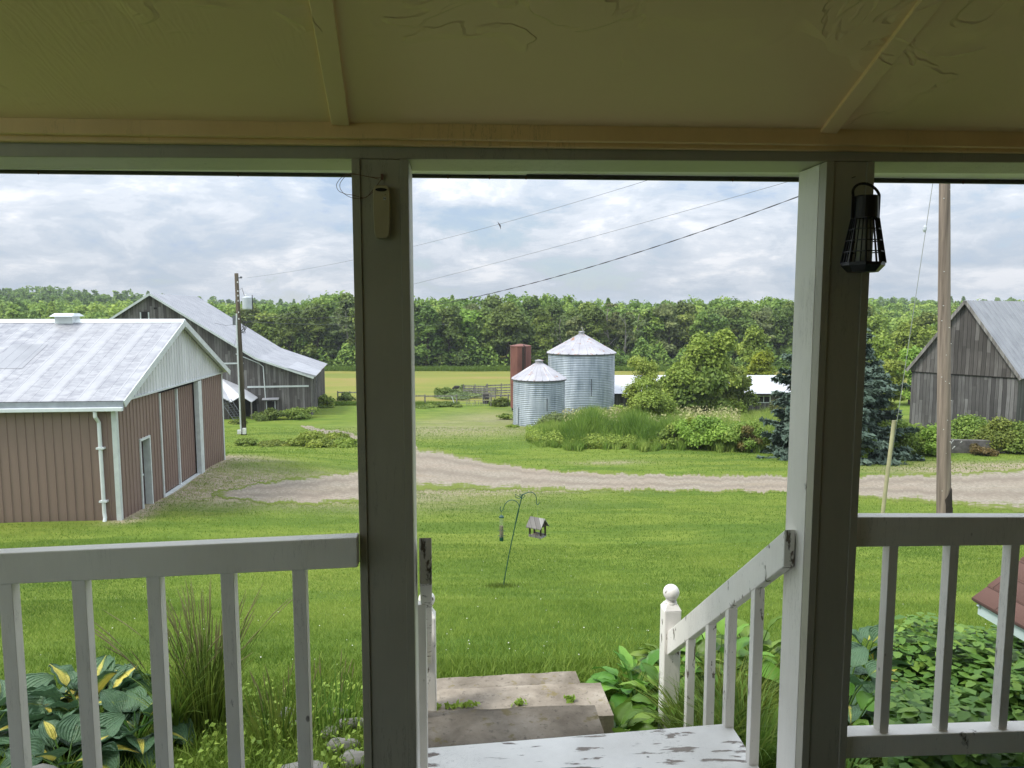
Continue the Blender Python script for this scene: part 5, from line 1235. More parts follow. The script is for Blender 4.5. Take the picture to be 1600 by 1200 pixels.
def conifer(name, loc, H, Rb, seed, mat, leaf, tiers, per, label, cat, group=None, low=.06, droop=.25, pw=.82):
    r = np.random.default_rng(seed); C, Nn, tint, sz = [], [], [], []; t = empty(name, loc, 0, label, cat, group); m = MB(); m.tube([(0, 0, -.3), (0, 0, H*.5), (0, 0, H*.98)], [H*.022, H*.013, .015], 8)
    for i in range(tiers):
        f = i/(tiers-1); z = H*(low+(1-low)*f*.985); Rt = Rb*(1-f)**pw*(1+.10*r.normal())+.05; nb = max(4, int(11*(1-f)+4)); a0 = r.random()*6.28
        for b in range(nb):
            a = a0+6.283*b/nb+r.normal()*.12; ln = Rt*r.uniform(.72, 1.12); tb = r.normal()*.10; cnt = int(per*ln/Rb*(.6+.4*r.random()))+6
            s = r.random(cnt)**.62; wd = .20*ln*(1-s)+.13; off = r.normal(size=cnt)*wd*.55; zz = z-droop*ln*s+.16*ln*s**3-np.abs(off)*.30+r.normal(size=cnt)*.035
            x = np.cos(a)*s*ln-np.sin(a)*off; y = np.sin(a)*s*ln+np.cos(a)*off; C.append(np.stack([x, y, zz], 1)); d = np.tile([np.cos(a)*.5, np.sin(a)*.5, .9], (cnt, 1)); Nn.append(d); tint.append(np.clip(.36+tb+.22*s+r.normal(size=cnt)*.12, 0, 1))
            if b % 2 == 0: m.tube([(0, 0, z), (math.cos(a)*ln*.8, math.sin(a)*ln*.8, z-droop*ln*.8)], [.03, .008], 4)
    C = np.concatenate(C); Nn = np.concatenate(Nn); tint = np.concatenate(tint); V, Fq = cards(C, leaf, Nn, .45, 2.6, r)
    npmesh('crown', V, Fq, mat, tint=np.repeat(tint, 4), parent=t); m.build('trunk', 'bark', t); return t

def spruce():
    D = 37.5; L = (1298-800)/F*D/.985; loc = dl(D, L, float(gz(D, L))-.05)
    conifer('blue_spruce', loc, 7.9, 3.5, 11, 'leaf_bluespruce', .16, 30, 300, 'dense blue spruce tree standing behind the right porch post', 'tree', low=.03, droop=.22, pw=.45)
spruce()

# ---- wood edge: individual trees along the far side of the field, with ranks behind them
PROTO = {}
def proto(key, *a, **k): PROTO[key] = (a, k)
specs = {'broad_a': ('round', 13.5, 4.6, 5200, .42, 'leaf_broad'), 'broad_b': ('round', 12.5, 4.2, 4800, .42, 'leaf_dark'), 'broad_c': ('tall', 14.5, 3.6, 4800, .42, 'leaf_broad'),
         'broad_d': ('tall', 14.0, 3.9, 4800, .42, 'leaf_dark'), 'olive': ('round', 13.0, 4.4, 4600, .42, 'leaf_olive'), 'bare': ('sparse', 14.0, 3.2, 900, .34, 'leaf_olive'), 'bright': ('round', 9.0, 3.8, 4200, .36, 'leaf_bright')}
LBL = {'broad_a': 'full green broadleaf tree at the far wood edge', 'broad_b': 'dark green rounded tree at the far wood edge', 'broad_c': 'tall narrow green tree at the far wood edge', 'broad_d': 'tall dark green tree at the far wood edge',
       'olive': 'dull olive green tree at the far wood edge', 'bare': 'thin pale trunked tree with sparse leaves at the wood edge', 'bright': 'fresh light green tree at the far wood edge'}
first = {}
SEEDS = {'broad_a': 21, 'broad_b': 22, 'broad_c': 23, 'broad_d': 24, 'olive': 25, 'bare': 26, 'bright': 27}
KIND = {'broad_a': 'full green', 'broad_b': 'dark rounded', 'broad_c': 'tall narrow green', 'broad_d': 'tall dark green', 'olive': 'dull olive', 'bare': 'pale trunked sparse', 'bright': 'fresh light green'}
SPOTS = [(425, 'just right of the transformer pole'), (470, 'above the slope of the grey barn roof'), (512, 'above the lower eave of the grey barn'), (551, 'left side of the left post'), (650, 'in line with the left porch post'), (685, 'right side of the left post'), (722, 'above the braced fence post'), (760, 'above the field gate'), (795, 'just left of the rusty tank'),
         (832, 'directly behind the rusty tank'), (870, 'above the small grain bin'), (915, 'above the left half of the tall bin'), (962, 'above the right half of the tall bin'), (1000, 'just right of the tall bin'), (1040, 'above the feathery willow'), (1090, 'above the left ash tree'), (1140, 'above the tallest ash tree'), (1185, 'above the yellow green tree'), (1240, 'left of the right porch post'), (1400, 'in line with the right porch post')]
def wood_tree(key, loc, rz, sc, px=0, rank=''):
    t = wood_tree0(key, loc, rz, sc); spot = next(n for x, n in SPOTS if px <= x)
    t['label'] = '%s tree, %s rank of wood, %s' % (KIND[key], rank, spot); return t
def wood_tree0(key, loc, rz, sc):
    if key not in first:
        kd, H, Rr, n, lf, mt = specs[key]; t = make_tree('wood_tree', loc, kd, H, Rr, n, lf, mt, SEEDS[key], LBL[key], 'trees along the far wood edge', 'pale_bark' if key == 'bare' else 'bark', sc=1.0, rz=rz); t.scale = sc; first[key] = t; return t
    return dup(first[key], loc, rz, sc)
r_ = random.Random(77)
TOPY = [(-250, 448), (0, 447), (100, 448), (200, 456), (300, 463), (380, 467), (470, 470), (520, 458), (580, 462), (680, 463), (760, 463), (840, 457), (900, 468), (1000, 470), (1080, 466), (1160, 463), (1240, 466), (1400, 464), (1600, 466), (1900, 462)]
def top_h(px, D, gzv, py=None):                     # height that makes a tree's tip reach the tree line
    yy = np.interp(px, [p[0] for p in TOPY], [p[1] for p in TOPY]) if py is None else py
    return ray(px, yy)[1]*D-gzv
# front rank
px = 395.0
while px < 1345:
    D = 148+r_.uniform(-3, 4)+(px-700)*.004; L = (px-800)/F*D; g = float(gz(D, L))
    key = r_.choices(['broad_a', 'broad_b', 'broad_c', 'broad_d', 'olive', 'bright', 'bare'], [5, 4, 3, 3, 1, .8, .5])[0]
    if px > 900: key = r_.choices(['broad_a', 'broad_b', 'broad_c', 'broad_d', 'olive', 'bare'], [3, 2, 3, 3, 2.2, 1.2])[0]
    if 500 < px < 552: key = r_.choice(['bare', 'olive'])
    if 966 < px < 1010: key = 'bare'
    h = specs[key][1]; want = top_h(px, D, g, 480+r_.uniform(-13, 16)); s = want/h
    wood_tree(key, dl(D, L, g), r_.uniform(0, 6), (s*r_.uniform(.95, 1.2), s*r_.uniform(.95, 1.2), s), px, 'front'); px += r_.uniform(17, 31)
# second rank
px = 380.0
while px < 1345:
    D = 158+r_.uniform(-4, 5); L = (px-800)/F*D; g = float(gz(D, L)); key = r_.choices(['broad_a', 'broad_b', 'broad_c', 'broad_d', 'olive', 'bare'], [4, 3, 3, 3, 1.5 if px < 900 else 3, .6])[0]
    want = top_h(px, D, g)+r_.uniform(-2.8, .7); s = want/specs[key][1]; wood_tree(key, dl(D, L, g), r_.uniform(0, 6), (s*r_.uniform(.85, 1.1), s*r_.uniform(.85, 1.1), s), px, 'back'); px += r_.uniform(22, 40)

def forest_mass():
    # the deep wood and the far ridges: one mass nobody could count
    rr = np.random.default_rng(9); V_, F_, T_ = [], [], []; nv = 0
    pro = []
    for sd, (kd, H, Rr) in enumerate((('round', 1, .34), ('tall', 1, .26), ('round', 1, .30), ('tall', 1, .22))):
        L = crown_lumps(kd, 1.0, Rr, np.random.default_rng(50+sd)); pro.append(L)
    def add(D, Lt, top, n, leaf, base_t, cone=False):
        nonlocal nv
        g = float(gz(D, Lt)); H = top-g
        if H < 3: return
        if cone:
            t = rr.random(n)**.8; a = rr.random(n)*6.283; rad = H*.24*(1-t)**.8*(.6+.5*rr.random(n)); P = np.stack([np.cos(a)*rad, np.sin(a)*rad, H*(.15+.85*t)], 1); d = np.stack([np.cos(a), np.sin(a), np.full(n, .5)], 1); k = np.zeros(n, int); lt = np.zeros(1)
        else:
            Lm = pro[rr.integers(4)]; P, d, k = crown_points(Lm, n, rr); P = P*H; lt = rr.normal(size=len(Lm))*.12; an = rr.random()*6.28; c, s = math.cos(an), math.sin(an)
            P = np.stack([P[:, 0]*c-P[:, 1]*s, P[:, 0]*s+P[:, 1]*c, P[:, 2]], 1); d = np.stack([d[:, 0]*c-d[:, 1]*s, d[:, 0]*s+d[:, 1]*c, d[:, 2]], 1)
        o = dl(D, Lt, g); v, f = cards(P+np.array(o), leaf, unit(d+np.array([0, 0, .6])), .5, 1.5, rr)
        V_.append(v); F_.append(f+nv); nv += len(v); T_.append(np.repeat(np.clip(base_t+lt[k]+rr.normal(size=n)*.12, 0, 1), 4))
    for row in range(9):                            # behind the two ranks, centre and right
        D0 = 168+row*13; px = -900+rr.uniform(0, 20)
        while px < 2600:
            far = px < -260 or px > 1860
            D = D0+rr.uniform(-5, 5); Lt = (px-800)/F*D; g = float(gz(D, Lt)); right = px > 1330; left = px < 395
            if row > 4 and not (left or right): px += 60; continue
            top = ray(px, float(np.interp(px, [p[0] for p in TOPY], [p[1] for p in TOPY])))[1]*D
            if left: top = ray(px, 478-row*1.2)[1]*D
            if right: top = ray(px, 505-row*5.0)[1]*D
            cone = rr.random() < (.18 if right else .05)
            add(D, Lt, top+rr.uniform(-2.2, .8), 380 if far else (1100 if row < 4 else 700), 1.05 if far else .62, float(np.clip((.62 if (left or right) else .40)+rr.normal()*.13, .1, .95)), cone)
            px += rr.uniform(22, 40)*(168/D0+.1)*(1.3 if far else 1)
    for row in range(9):                            # far ridge on the left, low ridge on the right
        D0 = 300+row*22
        for (p0, p1, ty) in ((-800, 560, None), (1290, 2400, None)):
            px = p0+rr.uniform(0, 15)
            while px < p1:
                D = D0+rr.uniform(-9, 9); Lt = (px-800)/F*D; g = float(gz(D, Lt)); ytop = float(np.interp(px, [p[0] for p in TOPY], [p[1] for p in TOPY]))+(8-row)*2.3
                add(D, Lt, ray(px, ytop)[1]*D+rr.uniform(-2.6, 1.6), 420, 1.0, float(np.clip(.30+rr.normal()*.10, .05, .8)), rr.random() < .30); px += rr.uniform(11, 20)
    # low growth along the front of the wood
    n = 60000; pxs = rr.uniform(330, 1400, n); D = 149+rr.normal(size=n)*2.5; Lt = (pxs-800)/F*D; z = gz(D, Lt)+rr.random(n)**1.2*4.2*(1+.35*np.sin(pxs*.07)+.25*np.sin(pxs*.19)); P = np.stack([HX*D+RX*Lt, HY*D+RY*Lt, z], 1); v, f = cards(P, .38, np.tile([0, -.4, .8], (n, 1)), .6, 1.6, rr)
    V_.append(v); F_.append(f+nv); T_.append(np.repeat(np.clip(.35+rr.normal(size=n)*.2+.15*np.sin(pxs*.05), 0, 1), 4))
    o = npmesh('woodland', np.concatenate(V_), np.concatenate(F_), 'leaf_broad', tint=np.concatenate(T_)); tag(o, 'deep mixed wood and ridges behind the field', 'woodland', kind='stuff')
forest_mass()

# ---- trees and shrubs in the middle distance
def place(name, px, D, kind, ytop, wpx, n, leaf, mat, seed, label, cat='tree', group=None, bark='bark', base=None, jit=.55, trunk=True):
    L = (px-800)/F*D*1.0; g = float(gz(D, L)); H = ray(px, ytop)[1]*D-g; Rr = wpx/2/F*D; t = empty(name, dl(D, L, g), 0, label, cat, group); make_crown(kind, H, Rr, n, leaf, mat, seed, parent=t, name='crown' if cat == 'tree' else 'foliage', jit=jit)
    if trunk: trunk_mb(H*.9, H*.014+.03, seed, 6, .5, .12).build('trunk' if cat == 'tree' else 'stem', bark, t)
    return t
G1 = 'trees among the weeds by the low barn'
place('willow_tree', 1014, 52, 'shrub', 553, 100, 14000, .10, 'leaf_willow', 31, 'feathery pale green willow in front of the low white barn', 'tree', G1)
place('willow_tree', 1006, 52.5, 'tall', 556, 80, 9000, .10, 'leaf_willow', 32, 'slim upright willow shoot leaning on the feathery willow', 'tree', G1)
place('ash_tree', 1068, 63, 'shrub', 530, 96, 9500, .20, 'leaf_bright', 33, 'light green tree directly left of the tallest pale tree', 'tree', G1)
place('ash_tree', 1112, 64, 'tall', 514, 116, 13000, .20, 'leaf_bright', 34, 'tallest pale green tree before the low barn roof', 'tree', G1)
place('ash_tree', 1148, 66, 'shrub', 545, 74, 6500, .20, 'leaf_broad', 35, 'small green tree right of the tallest pale tree', 'tree', G1)
place('maple_tree', 1178, 92, 'round', 508, 70, 6000, .28, 'leaf_bright', 36, 'rounded mid green tree behind the yellow green tree', 'tree', G1)
place('ash_tree', 1092, 62, 'shrub', 548, 110, 9000, .26, 'leaf_broad', 38, 'low bushy green growth under the tallest pale tree', 'tree', G1)
place('golden_tree', 1187, 80, 'round', 547, 62, 5500, .21, 'leaf_yellow', 37, 'yellow green rounded tree over the low barn roof', 'tree', G1)
G2 = 'trees between the spruce and the right barn'
for i, (px, D, kd, yt, wd, n, lf, mt, lb) in enumerate(((1392, 60, 'round', 560, 62, 5000, .18, 'leaf_bright', 'low bright tree just right of the spruce'), (1425, 75, 'round', 540, 70, 5500, .22, 'leaf_bright', 'bright green tree against the left side of the right barn'),
        (1375, 88, 'tall', 515, 62, 5200, .25, 'leaf_bright', 'upright light green tree above the spruce tips'), (1425, 100, 'round', 500, 80, 6000, .28, 'leaf_bright', 'wide yellow green tree halfway up the slope'),
        (1475, 108, 'tall', 492, 60, 5200, .28, 'leaf_broad', 'green tree directly behind the tall utility pole'), (1370, 120, 'round', 490, 80, 5200, .32, 'leaf_bright', 'pale tree high on the slope beside the porch post'), (1440, 135, 'tall', 482, 70, 5000, .34, 'leaf_broad', 'dark topped tree high on the slope near the pole'),
        (1500, 128, 'round', 480, 70, 5000, .34, 'leaf_broad', 'tree mostly hidden behind the peak of the right barn'))):
    place('slope_tree', px, D, kd, yt, wd, n, lf, mt, 60+i, lb, 'tree', G2)
place('dark_cedar', 38, 190, 'tall', 466, 46, 4200, .42, 'leaf_dark', 71, 'darkest bushy tree above the brown shed roof', 'tree')
place('lone_tree', 513, 176, 'round', 456, 36, 3200, .42, 'leaf_dark', 72, 'single tall tree crown rising above the wood left of post', 'tree')
place('lone_tree', 520, 170, 'tall', 466, 30, 2600, .42, 'leaf_broad', 73, 'narrow tree crown close to the left post at the skyline', 'tree')
G3 = 'shrubs on the farmyard grass'
place('shrub', 492, 42, 'shrub', 674, 100, 7500, .10, 'leaf_bright', 81, 'low spreading yellow green bush in front of the grey barn', 'shrub', G3)
place('shrub', 535, 41.5, 'shrub', 684, 60, 3500, .10, 'leaf_bright', 82, 'lower trailing end of bush by the left porch post', 'shrub', G3)
place('shrub', 383, 43, 'shrub', 683, 50, 2600, .10, 'leaf_broad', 83, 'small weed patch at the foot of the transformer pole', 'shrub', G3, trunk=False)
place('shrub', 428, 42.5, 'shrub', 688, 60, 2400, .09, 'leaf_broad', 89, 'thin weeds between the transformer pole and the bush', 'shrub', G3, trunk=False)
place('shrub', 540, 78, 'shrub', 611, 34, 1500, .15, 'leaf_dark', 84, 'dark round bush under the short rail fence', 'shrub', G3)
place('shrub', 1098, 40.5, 'shrub', 640, 92, 7500, .095, 'leaf_bright', 85, 'rounded leafy bush right of the tall green reeds', 'shrub', G3)
place('shrub', 1092, 41.0, 'shrub', 637, 48, 3000, .08, 'leaf_yellow', 86, 'yellow green top growth of the left bush', 'shrub', G3)
place('shrub', 1168, 39.8, 'shrub', 650, 84, 7500, .09, 'leaf_broad', 87, 'mixed bush with rusty leaves left of the spruce', 'shrub', G3)
place('shrub', 1172, 39.2, 'shrub', 657, 46, 2200, .075, 'leaf_rusty', 88, 'rusty leaved patch growing in the bush by the spruce', 'shrub', G3)
place('shrub', 1056, 41.5, 'shrub', 655, 60, 3500, .10, 'leaf_broad', 90, 'green bush joining the reeds and the rounded bush', 'shrub', G3)
place('shrub', 880, 50, 'shrub', 641, 90, 5200, .10, 'leaf_olive', 91, 'olive tangle of weeds at the foot of the grain bins', 'shrub', G3)
G4 = 'leafy weeds at the foot of the right barn'
for i, (px, D, yt, wd, n, mt, lb) in enumerate(((1352, 36.0, 664, 46, 3000, 'leaf_bright', 'upright leafy weed right beside the porch post'), (1398, 38.5, 652, 80, 6000, 'leaf_broad', 'leafy weeds behind the yellow guy guard'), (1440, 39.5, 650, 80, 6500, 'leaf_bright', 'tall weeds between the guy guard and the pole'),
        (1466, 38.0, 676, 60, 3500, 'leaf_bright', 'low weeds at the left side of the pole'), (1518, 41.5, 655, 90, 6000, 'leaf_broad', 'weeds growing over the short concrete wall'), (1572, 39.5, 662, 80, 6000, 'leaf_broad', 'dense weeds at the right edge below the barn'), (1545, 38.0, 694, 40, 1500, 'leaf_rusty', 'reddish weed against the end of the concrete wall'), (1615, 38.5, 668, 90, 5000, 'leaf_broad', 'weeds cut by the right edge of view'))):
    place('weed_clump', px, D, 'shrub', yt-(12 if yt < 680 else 3), wd*1.15, int(n*1.3), .095, mt, 100+i, lb, 'weeds', G4, trunk=False)
G5 = 'weeds along barn walls and fences'
for i, (px, D, yt, wd, n, mt, lb) in enumerate(((418, 61.5, 634, 60, 3000, 'leaf_dark', 'dark weeds under the small barn door'), (462, 63, 634, 70, 3200, 'leaf_broad', 'weeds at the right foot of the grey barn gable'), (365, 58, 655, 30, 1400, 'leaf_broad', 'weeds below the leaning wire gate'), (505, 72, 614, 36, 1500, 'leaf_broad', 'weeds along the side wall of the grey barn'),
        (700, 73.2, 627, 40, 1500, 'leaf_dark', 'dark bush at the white braced fence post'), (668, 73.4, 631, 60, 1800, 'leaf_broad', 'grassy weeds under the field edge fence'), (781, 73, 621, 34, 1600, 'leaf_dark', 'dark bush under the fence by the rusty tank'), (695, 84, 604, 48, 2600, 'leaf_dark', 'rounded dark bush left of the cow'),
        (738, 86, 607, 80, 3000, 'leaf_olive', 'greyish weeds right of the cow'), (722, 89, 598, 10, 500, 'leaf_olive', 'thin tall weed beside the cow'), (715, 82, 613, 90, 3200, 'leaf_olive', 'low weeds in front of the cow'), (790, 62, 646, 34, 1500, 'leaf_broad', 'weeds at the foot of the rusty tank'), (800, 55.5, 664, 22, 700, 'leaf_bright', 'small weeds at left foot of the small bin'), (1222, 62, 618, 40, 1200, 'leaf_olive', 'pale weeds below the window of the low barn'), (975, 60, 622, 60, 2600, 'leaf_willow', 'scrub filling the gap right of the tall bin'))):
    place('weed_clump', px, D, 'shrub', yt, wd, n, .15 if D > 70 else .11, mt, 130+i, lb, 'weeds', G5, trunk=False)

def blades(D, L, h, wd, lean, r, base=None, az=None, segs=2, curve=.35):
    n = len(D); z = gz(D, L) if base is None else base; X = HX*D+RX*L; Y = HY*D+RY*L; a = r.random(n)*6.283 if az is None else az
    dx, dy = np.cos(a), np.sin(a); f = r.random(n)*6.283; wx, wy = np.cos(f)*wd/2, np.sin(f)*wd/2; V = []; 
    P = [(0, 1.0), (.55, .75), (1.0, 0.0)] if segs == 2 else [(0, 1.0), (1.0, 0.0)]
    for t, wk in P:
        b = lean*h*(t**(1+curve*2)); cx, cy, cz = X+dx*b, Y+dy*b, z-.01+h*t*(1-.25*lean*t)
        if wk > 0: V.append(np.stack([cx-wx*wk, cy-wy*wk, cz], 1)); V.append(np.stack([cx+wx*wk, cy+wy*wk, cz], 1))
        else: V.append(np.stack([cx, cy, cz], 1))
    k = len(V); V = np.stack(V, 1).reshape(-1, 3); o = (np.arange(n)*k)[:, None]
    if segs == 2: Fq = np.concatenate([o+np.array([[0, 1, 3]]), o+np.array([[0, 3, 2]]), o+np.array([[2, 3, 4]])], 1).reshape(-1, 3)
    else: Fq = o+np.array([[0, 1, 2]])
    return V, Fq, k
def vnoise(x, y, sc, seed):
    g = np.random.default_rng(seed).random((256, 256)); x = np.asarray(x)/sc+100; y = np.asarray(y)/sc+100; i, j = np.floor(x).astype(int), np.floor(y).astype(int); u, v = x-i, y-j; u, v = u*u*(3-2*u), v*v*(3-2*v); i %= 255; j %= 255
    return (g[i, j]*(1-u)+g[i+1, j]*u)*(1-v)+(g[i, j+1]*(1-u)+g[i+1, j+1]*u)*v-.5
def off_drive(D, L):                                # true where lawn grows
    # evaluate the driveway's pixel-free outline once on the ground: rows of (L, Dnear, Dfar)
    up = np.array([ground(x, iv(UP, x)) for x in range(330, 1790, 20)]); lo = np.array([ground(x, iv(LO, x)) for x in range(330, 1790, 20)])
    i = np.argsort(up[:, 1]); j = np.argsort(lo[:, 1]); du = np.interp(L, up[i, 1], up[i, 0]); dw = np.interp(L, lo[j, 1], lo[j, 0])
    jj = .35*np.sin(L*2.3)+.3*np.sin(L*5.1+1)+.45*np.random.default_rng(1).normal(size=len(L)); inside = (D < du-.1+jj) & (D > dw+.1+jj*.8) & (L > up[:, 1].min()) 
    return ~inside
def lawn_grass():
    r = np.random.default_rng(3); Vs, Fs, Ts = [], [], []; nv = 0
    for (d0, d1, n, h0, wd, sg) in ((3.0, 6.0, 60000, .060, .0055, 2), (6.0, 10, 150000, .050, .0065, 1), (10, 17, 170000, .050, .011, 1), (17, 30, 150000, .050, .020, 1), (30, 55, 90000, .07, .04, 1)):
        D = d0+(d1-d0)*r.random(n)**.8; half = D*.78+.6; L = (r.random(n)*2-1)*half; ok = off_drive(D, L)
        sx, sy = L-(-11-.92*(D-20)*.1), D
        ok &= ~((L < -10.5-.09*(D-19.5)) & (D > 19.2-(L+10.6)*-.09) & (D < 30))
        ok &= ~((L > -.66) & (L < .62) & (D < 4.75))
        D, L = D[ok], L[ok]; m = len(D); patch = .5+.5*np.sin(L*1.7+np.sin(D*1.3)*2)*np.sin(D*2.1+L*.6); h = h0*r.uniform(.5, 1.35, m)*(1+.3*patch)
        V, Fq, k = blades(D, L, h, wd*r.uniform(.6, 1.3, m), r.uniform(.2, .9, m), r, segs=sg)
        t = np.clip(.47+.34*vnoise(L, D*.6, .45, 1)+.52*vnoise(L, D*.5, 1.5, 2)+.60*vnoise(L+D*.3, D*.45, 4.5, 3)+.10*np.sign(np.sin((D*.92+L*.25)*3.6))*(D > 8)*.35+.30*vnoise(L, D, .11, 5)+r.normal(size=m)*.26, 0, 1); Vs.append(V); Fs.append(Fq+nv); nv += len(V); Ts.append(np.repeat(t, k))
    o = npmesh('lawn_grass', np.concatenate(Vs), np.concatenate(Fs), 'grass_blade', tint=np.concatenate(Ts)); tag(o, 'short mown grass blades of the lawn', 'grass', kind='stuff')
    # clover heads dotted over the near lawn
    n = 320; D = 5+12*r.random(n)**1.2; L = (r.random(n)*2-1)*D*.7; z = gz(D, L)+.055; P = np.stack([HX*D+RX*L, HY*D+RY*L, z], 1); keep = off_drive(D, L); P = P[keep]; n = len(P)
    V, Fq = cards(P, .011, np.tile([0, -.3, 1.], (n, 1)), .3, 1.0, r); o = npmesh('clover', V, Fq, 'clover_flower', tint=np.full(len(V), .5)); tag(o, 'tiny white clover heads scattered in the lawn', 'clover', kind='stuff')
lawn_grass()
def tall_grass():
    r = np.random.default_rng(13); n = 120000; pxs = r.uniform(822, 1235, n)
    Df = np.interp(pxs, [822, 840, 900, 1000, 1100, 1190, 1235], [45.5, 43.2, 41.3, 40.8, 40.6, 39.5, 39]); Db = np.interp(pxs, [822, 850, 900, 960, 1235], [48, 53, 58, 62, 66]); Df = Df+.5*np.sin(pxs*.11)+.45*np.sin(pxs*.047+1)+.3*np.sin(pxs*.31); D = Df+(Db-Df)*r.random(n)**1.4-np.abs(r.normal(size=n))*.25
    L = (pxs-800)/F*D; t = (D-Df); h = np.minimum(.42+np.maximum(t, 0)*.30, 1.2)*r.uniform(.45, 1.25, n)*(1+.16*np.sin(pxs*.09)+.12*np.sin(pxs*.23+D)); reed = (pxs > 880) & (pxs < 1050) & (t > 1); h = np.where(reed, h*1.25, h); h = h*np.interp(pxs, [822, 845, 900, 1060, 1140, 1235], [.30, .62, 1, 1, .98, .9])*np.interp(t, [0, 8, 14, 24], [1, 1, .8, .62])
    V, Fq, k = blades(D, L, h, .055*r.uniform(.6, 1.3, n), r.uniform(.05, .45, n), r); ti = np.clip(np.where(reed, .34, .62)+.25*(t > 6)+r.normal(size=n)*.16+.14*np.sin(pxs*.05+D)+.10*np.sin(pxs*.13-D*2), 0, 1)
    o = npmesh('tall_grass', V, Fq, 'tall_grass_blade', tint=np.repeat(ti, k)); tag(o, 'unmown tall grass and reeds around the grain bins', 'tall grass', kind='stuff')
    n = 2600; pxs = r.uniform(880, 1160, n); D = r.uniform(46, 58, n); L = (pxs-800)/F*D; z = gz(D, L)+1.2+r.normal(size=n)*.15; P = np.stack([HX*D+RX*L, HY*D+RY*L, z], 1)
    V, Fq = cards(P, .07, np.tile([0, -.8, .2], (n, 1)), .4, 2.0, r); o = npmesh('grass_plumes', V, Fq, 'seed_head', tint=np.repeat(r.random(n), 4)); tag(o, 'tan seed heads above the tall grass', 'tall grass', kind='stuff')
    # low weeds and flowers in the front of the mound
    n = 26000; pxs = r.uniform(822, 1225, n); Df = np.interp(pxs, [822, 840, 900, 1000, 1100, 1190, 1235], [45.5, 43.2, 41.3, 40.8, 40.6, 39.5, 39]); D = Df+r.random(n)**1.5*3; L = (pxs-800)/F*D; z = gz(D, L)+r.random(n)*.75*(1-.5*np.exp(-(D-Df)*2)); P = np.stack([HX*D+RX*L, HY*D+RY*L, z], 1)
    V, Fq = cards(P, .07, np.tile([0, -.4, .8], (n, 1)), .5, 1.8, r); o = npmesh('weeds', V, Fq, 'leaf_bright', tint=np.repeat(np.clip(.45+r.normal(size=n)*.2, 0, 1), 4)); tag(o, 'leafy weeds at the front of the tall grass', 'weeds', kind='stuff')
    # rough strip along the far side of the field and by the fence
    n = 60000; pxs = r.uniform(480, 1300, n); D = np.where(r.random(n) < .55, r.uniform(139, 146, n), r.uniform(138, 141, n)); L = (pxs-800)/F*D; h = r.uniform(.4, 1.1, n); V, Fq, k = blades(D, L, h, .12, r.uniform(.05, .4, n), r, segs=1)
    V2n = 14000; px2 = r.uniform(500, 800, V2n); D2 = 73.6+np.abs(r.normal(size=V2n))*.8; keep = ~((px2 > 717) & (px2 < 764)); px2, D2 = px2[keep], D2[keep]; V2, F2, k2 = blades(D2, (px2-800)/F*D2, r.uniform(.15, .55, len(D2)), .06, r.uniform(.05, .4, len(D2)), r, segs=1)
    o = npmesh('rough_grass', np.concatenate([V, V2]), np.concatenate([Fq, F2+len(V)]), 'tall_grass_blade', tint=np.clip(.35+r.normal(size=len(V)+len(V2))*.15, 0, 1)); tag(o, 'rough grass along the fence and wood edge', 'rough grass', kind='stuff')
tall_grass()

# ---- the beds below the porch
def leaf_grid(length, width, nu, nv_, cup, droop, ripple, tip=1.0, r=random):
    # leaf lying along +x, rising then drooping; returns verts (grid) and uvs
    V, UV = [], []; ph = r.uniform(0, 6)
    for i in range(nu+1):
        t = i/nu; wd = width*(math.sin(math.pi*min(1, t**.62))**.75)*(1 if t < 1 else 0); 
        if t == 0: wd = width*.10
        x = length*(t-.12*droop*t*t); zc = length*(.35*t-droop*t*t)
        for j in range(nv_+1):
            s = j/nv_*2-1; y = s*wd/2; z = zc+cup*abs(s)**1.6*wd*.5+ripple*math.sin(t*15+ph+s*2)*abs(s)**2*.5+ripple*.35*math.cos(s*14)
            V.append((x-abs(s)*.0, y, z)); UV.append((j/nv_, t))
    Fq = [(i*(nv_+1)+j, i*(nv_+1)+j+1, (i+1)*(nv_+1)+j+1, (i+1)*(nv_+1)+j) for i in range(nu) for j in range(nv_)]
    return np.array(V), np.array(UV), np.array(Fq)
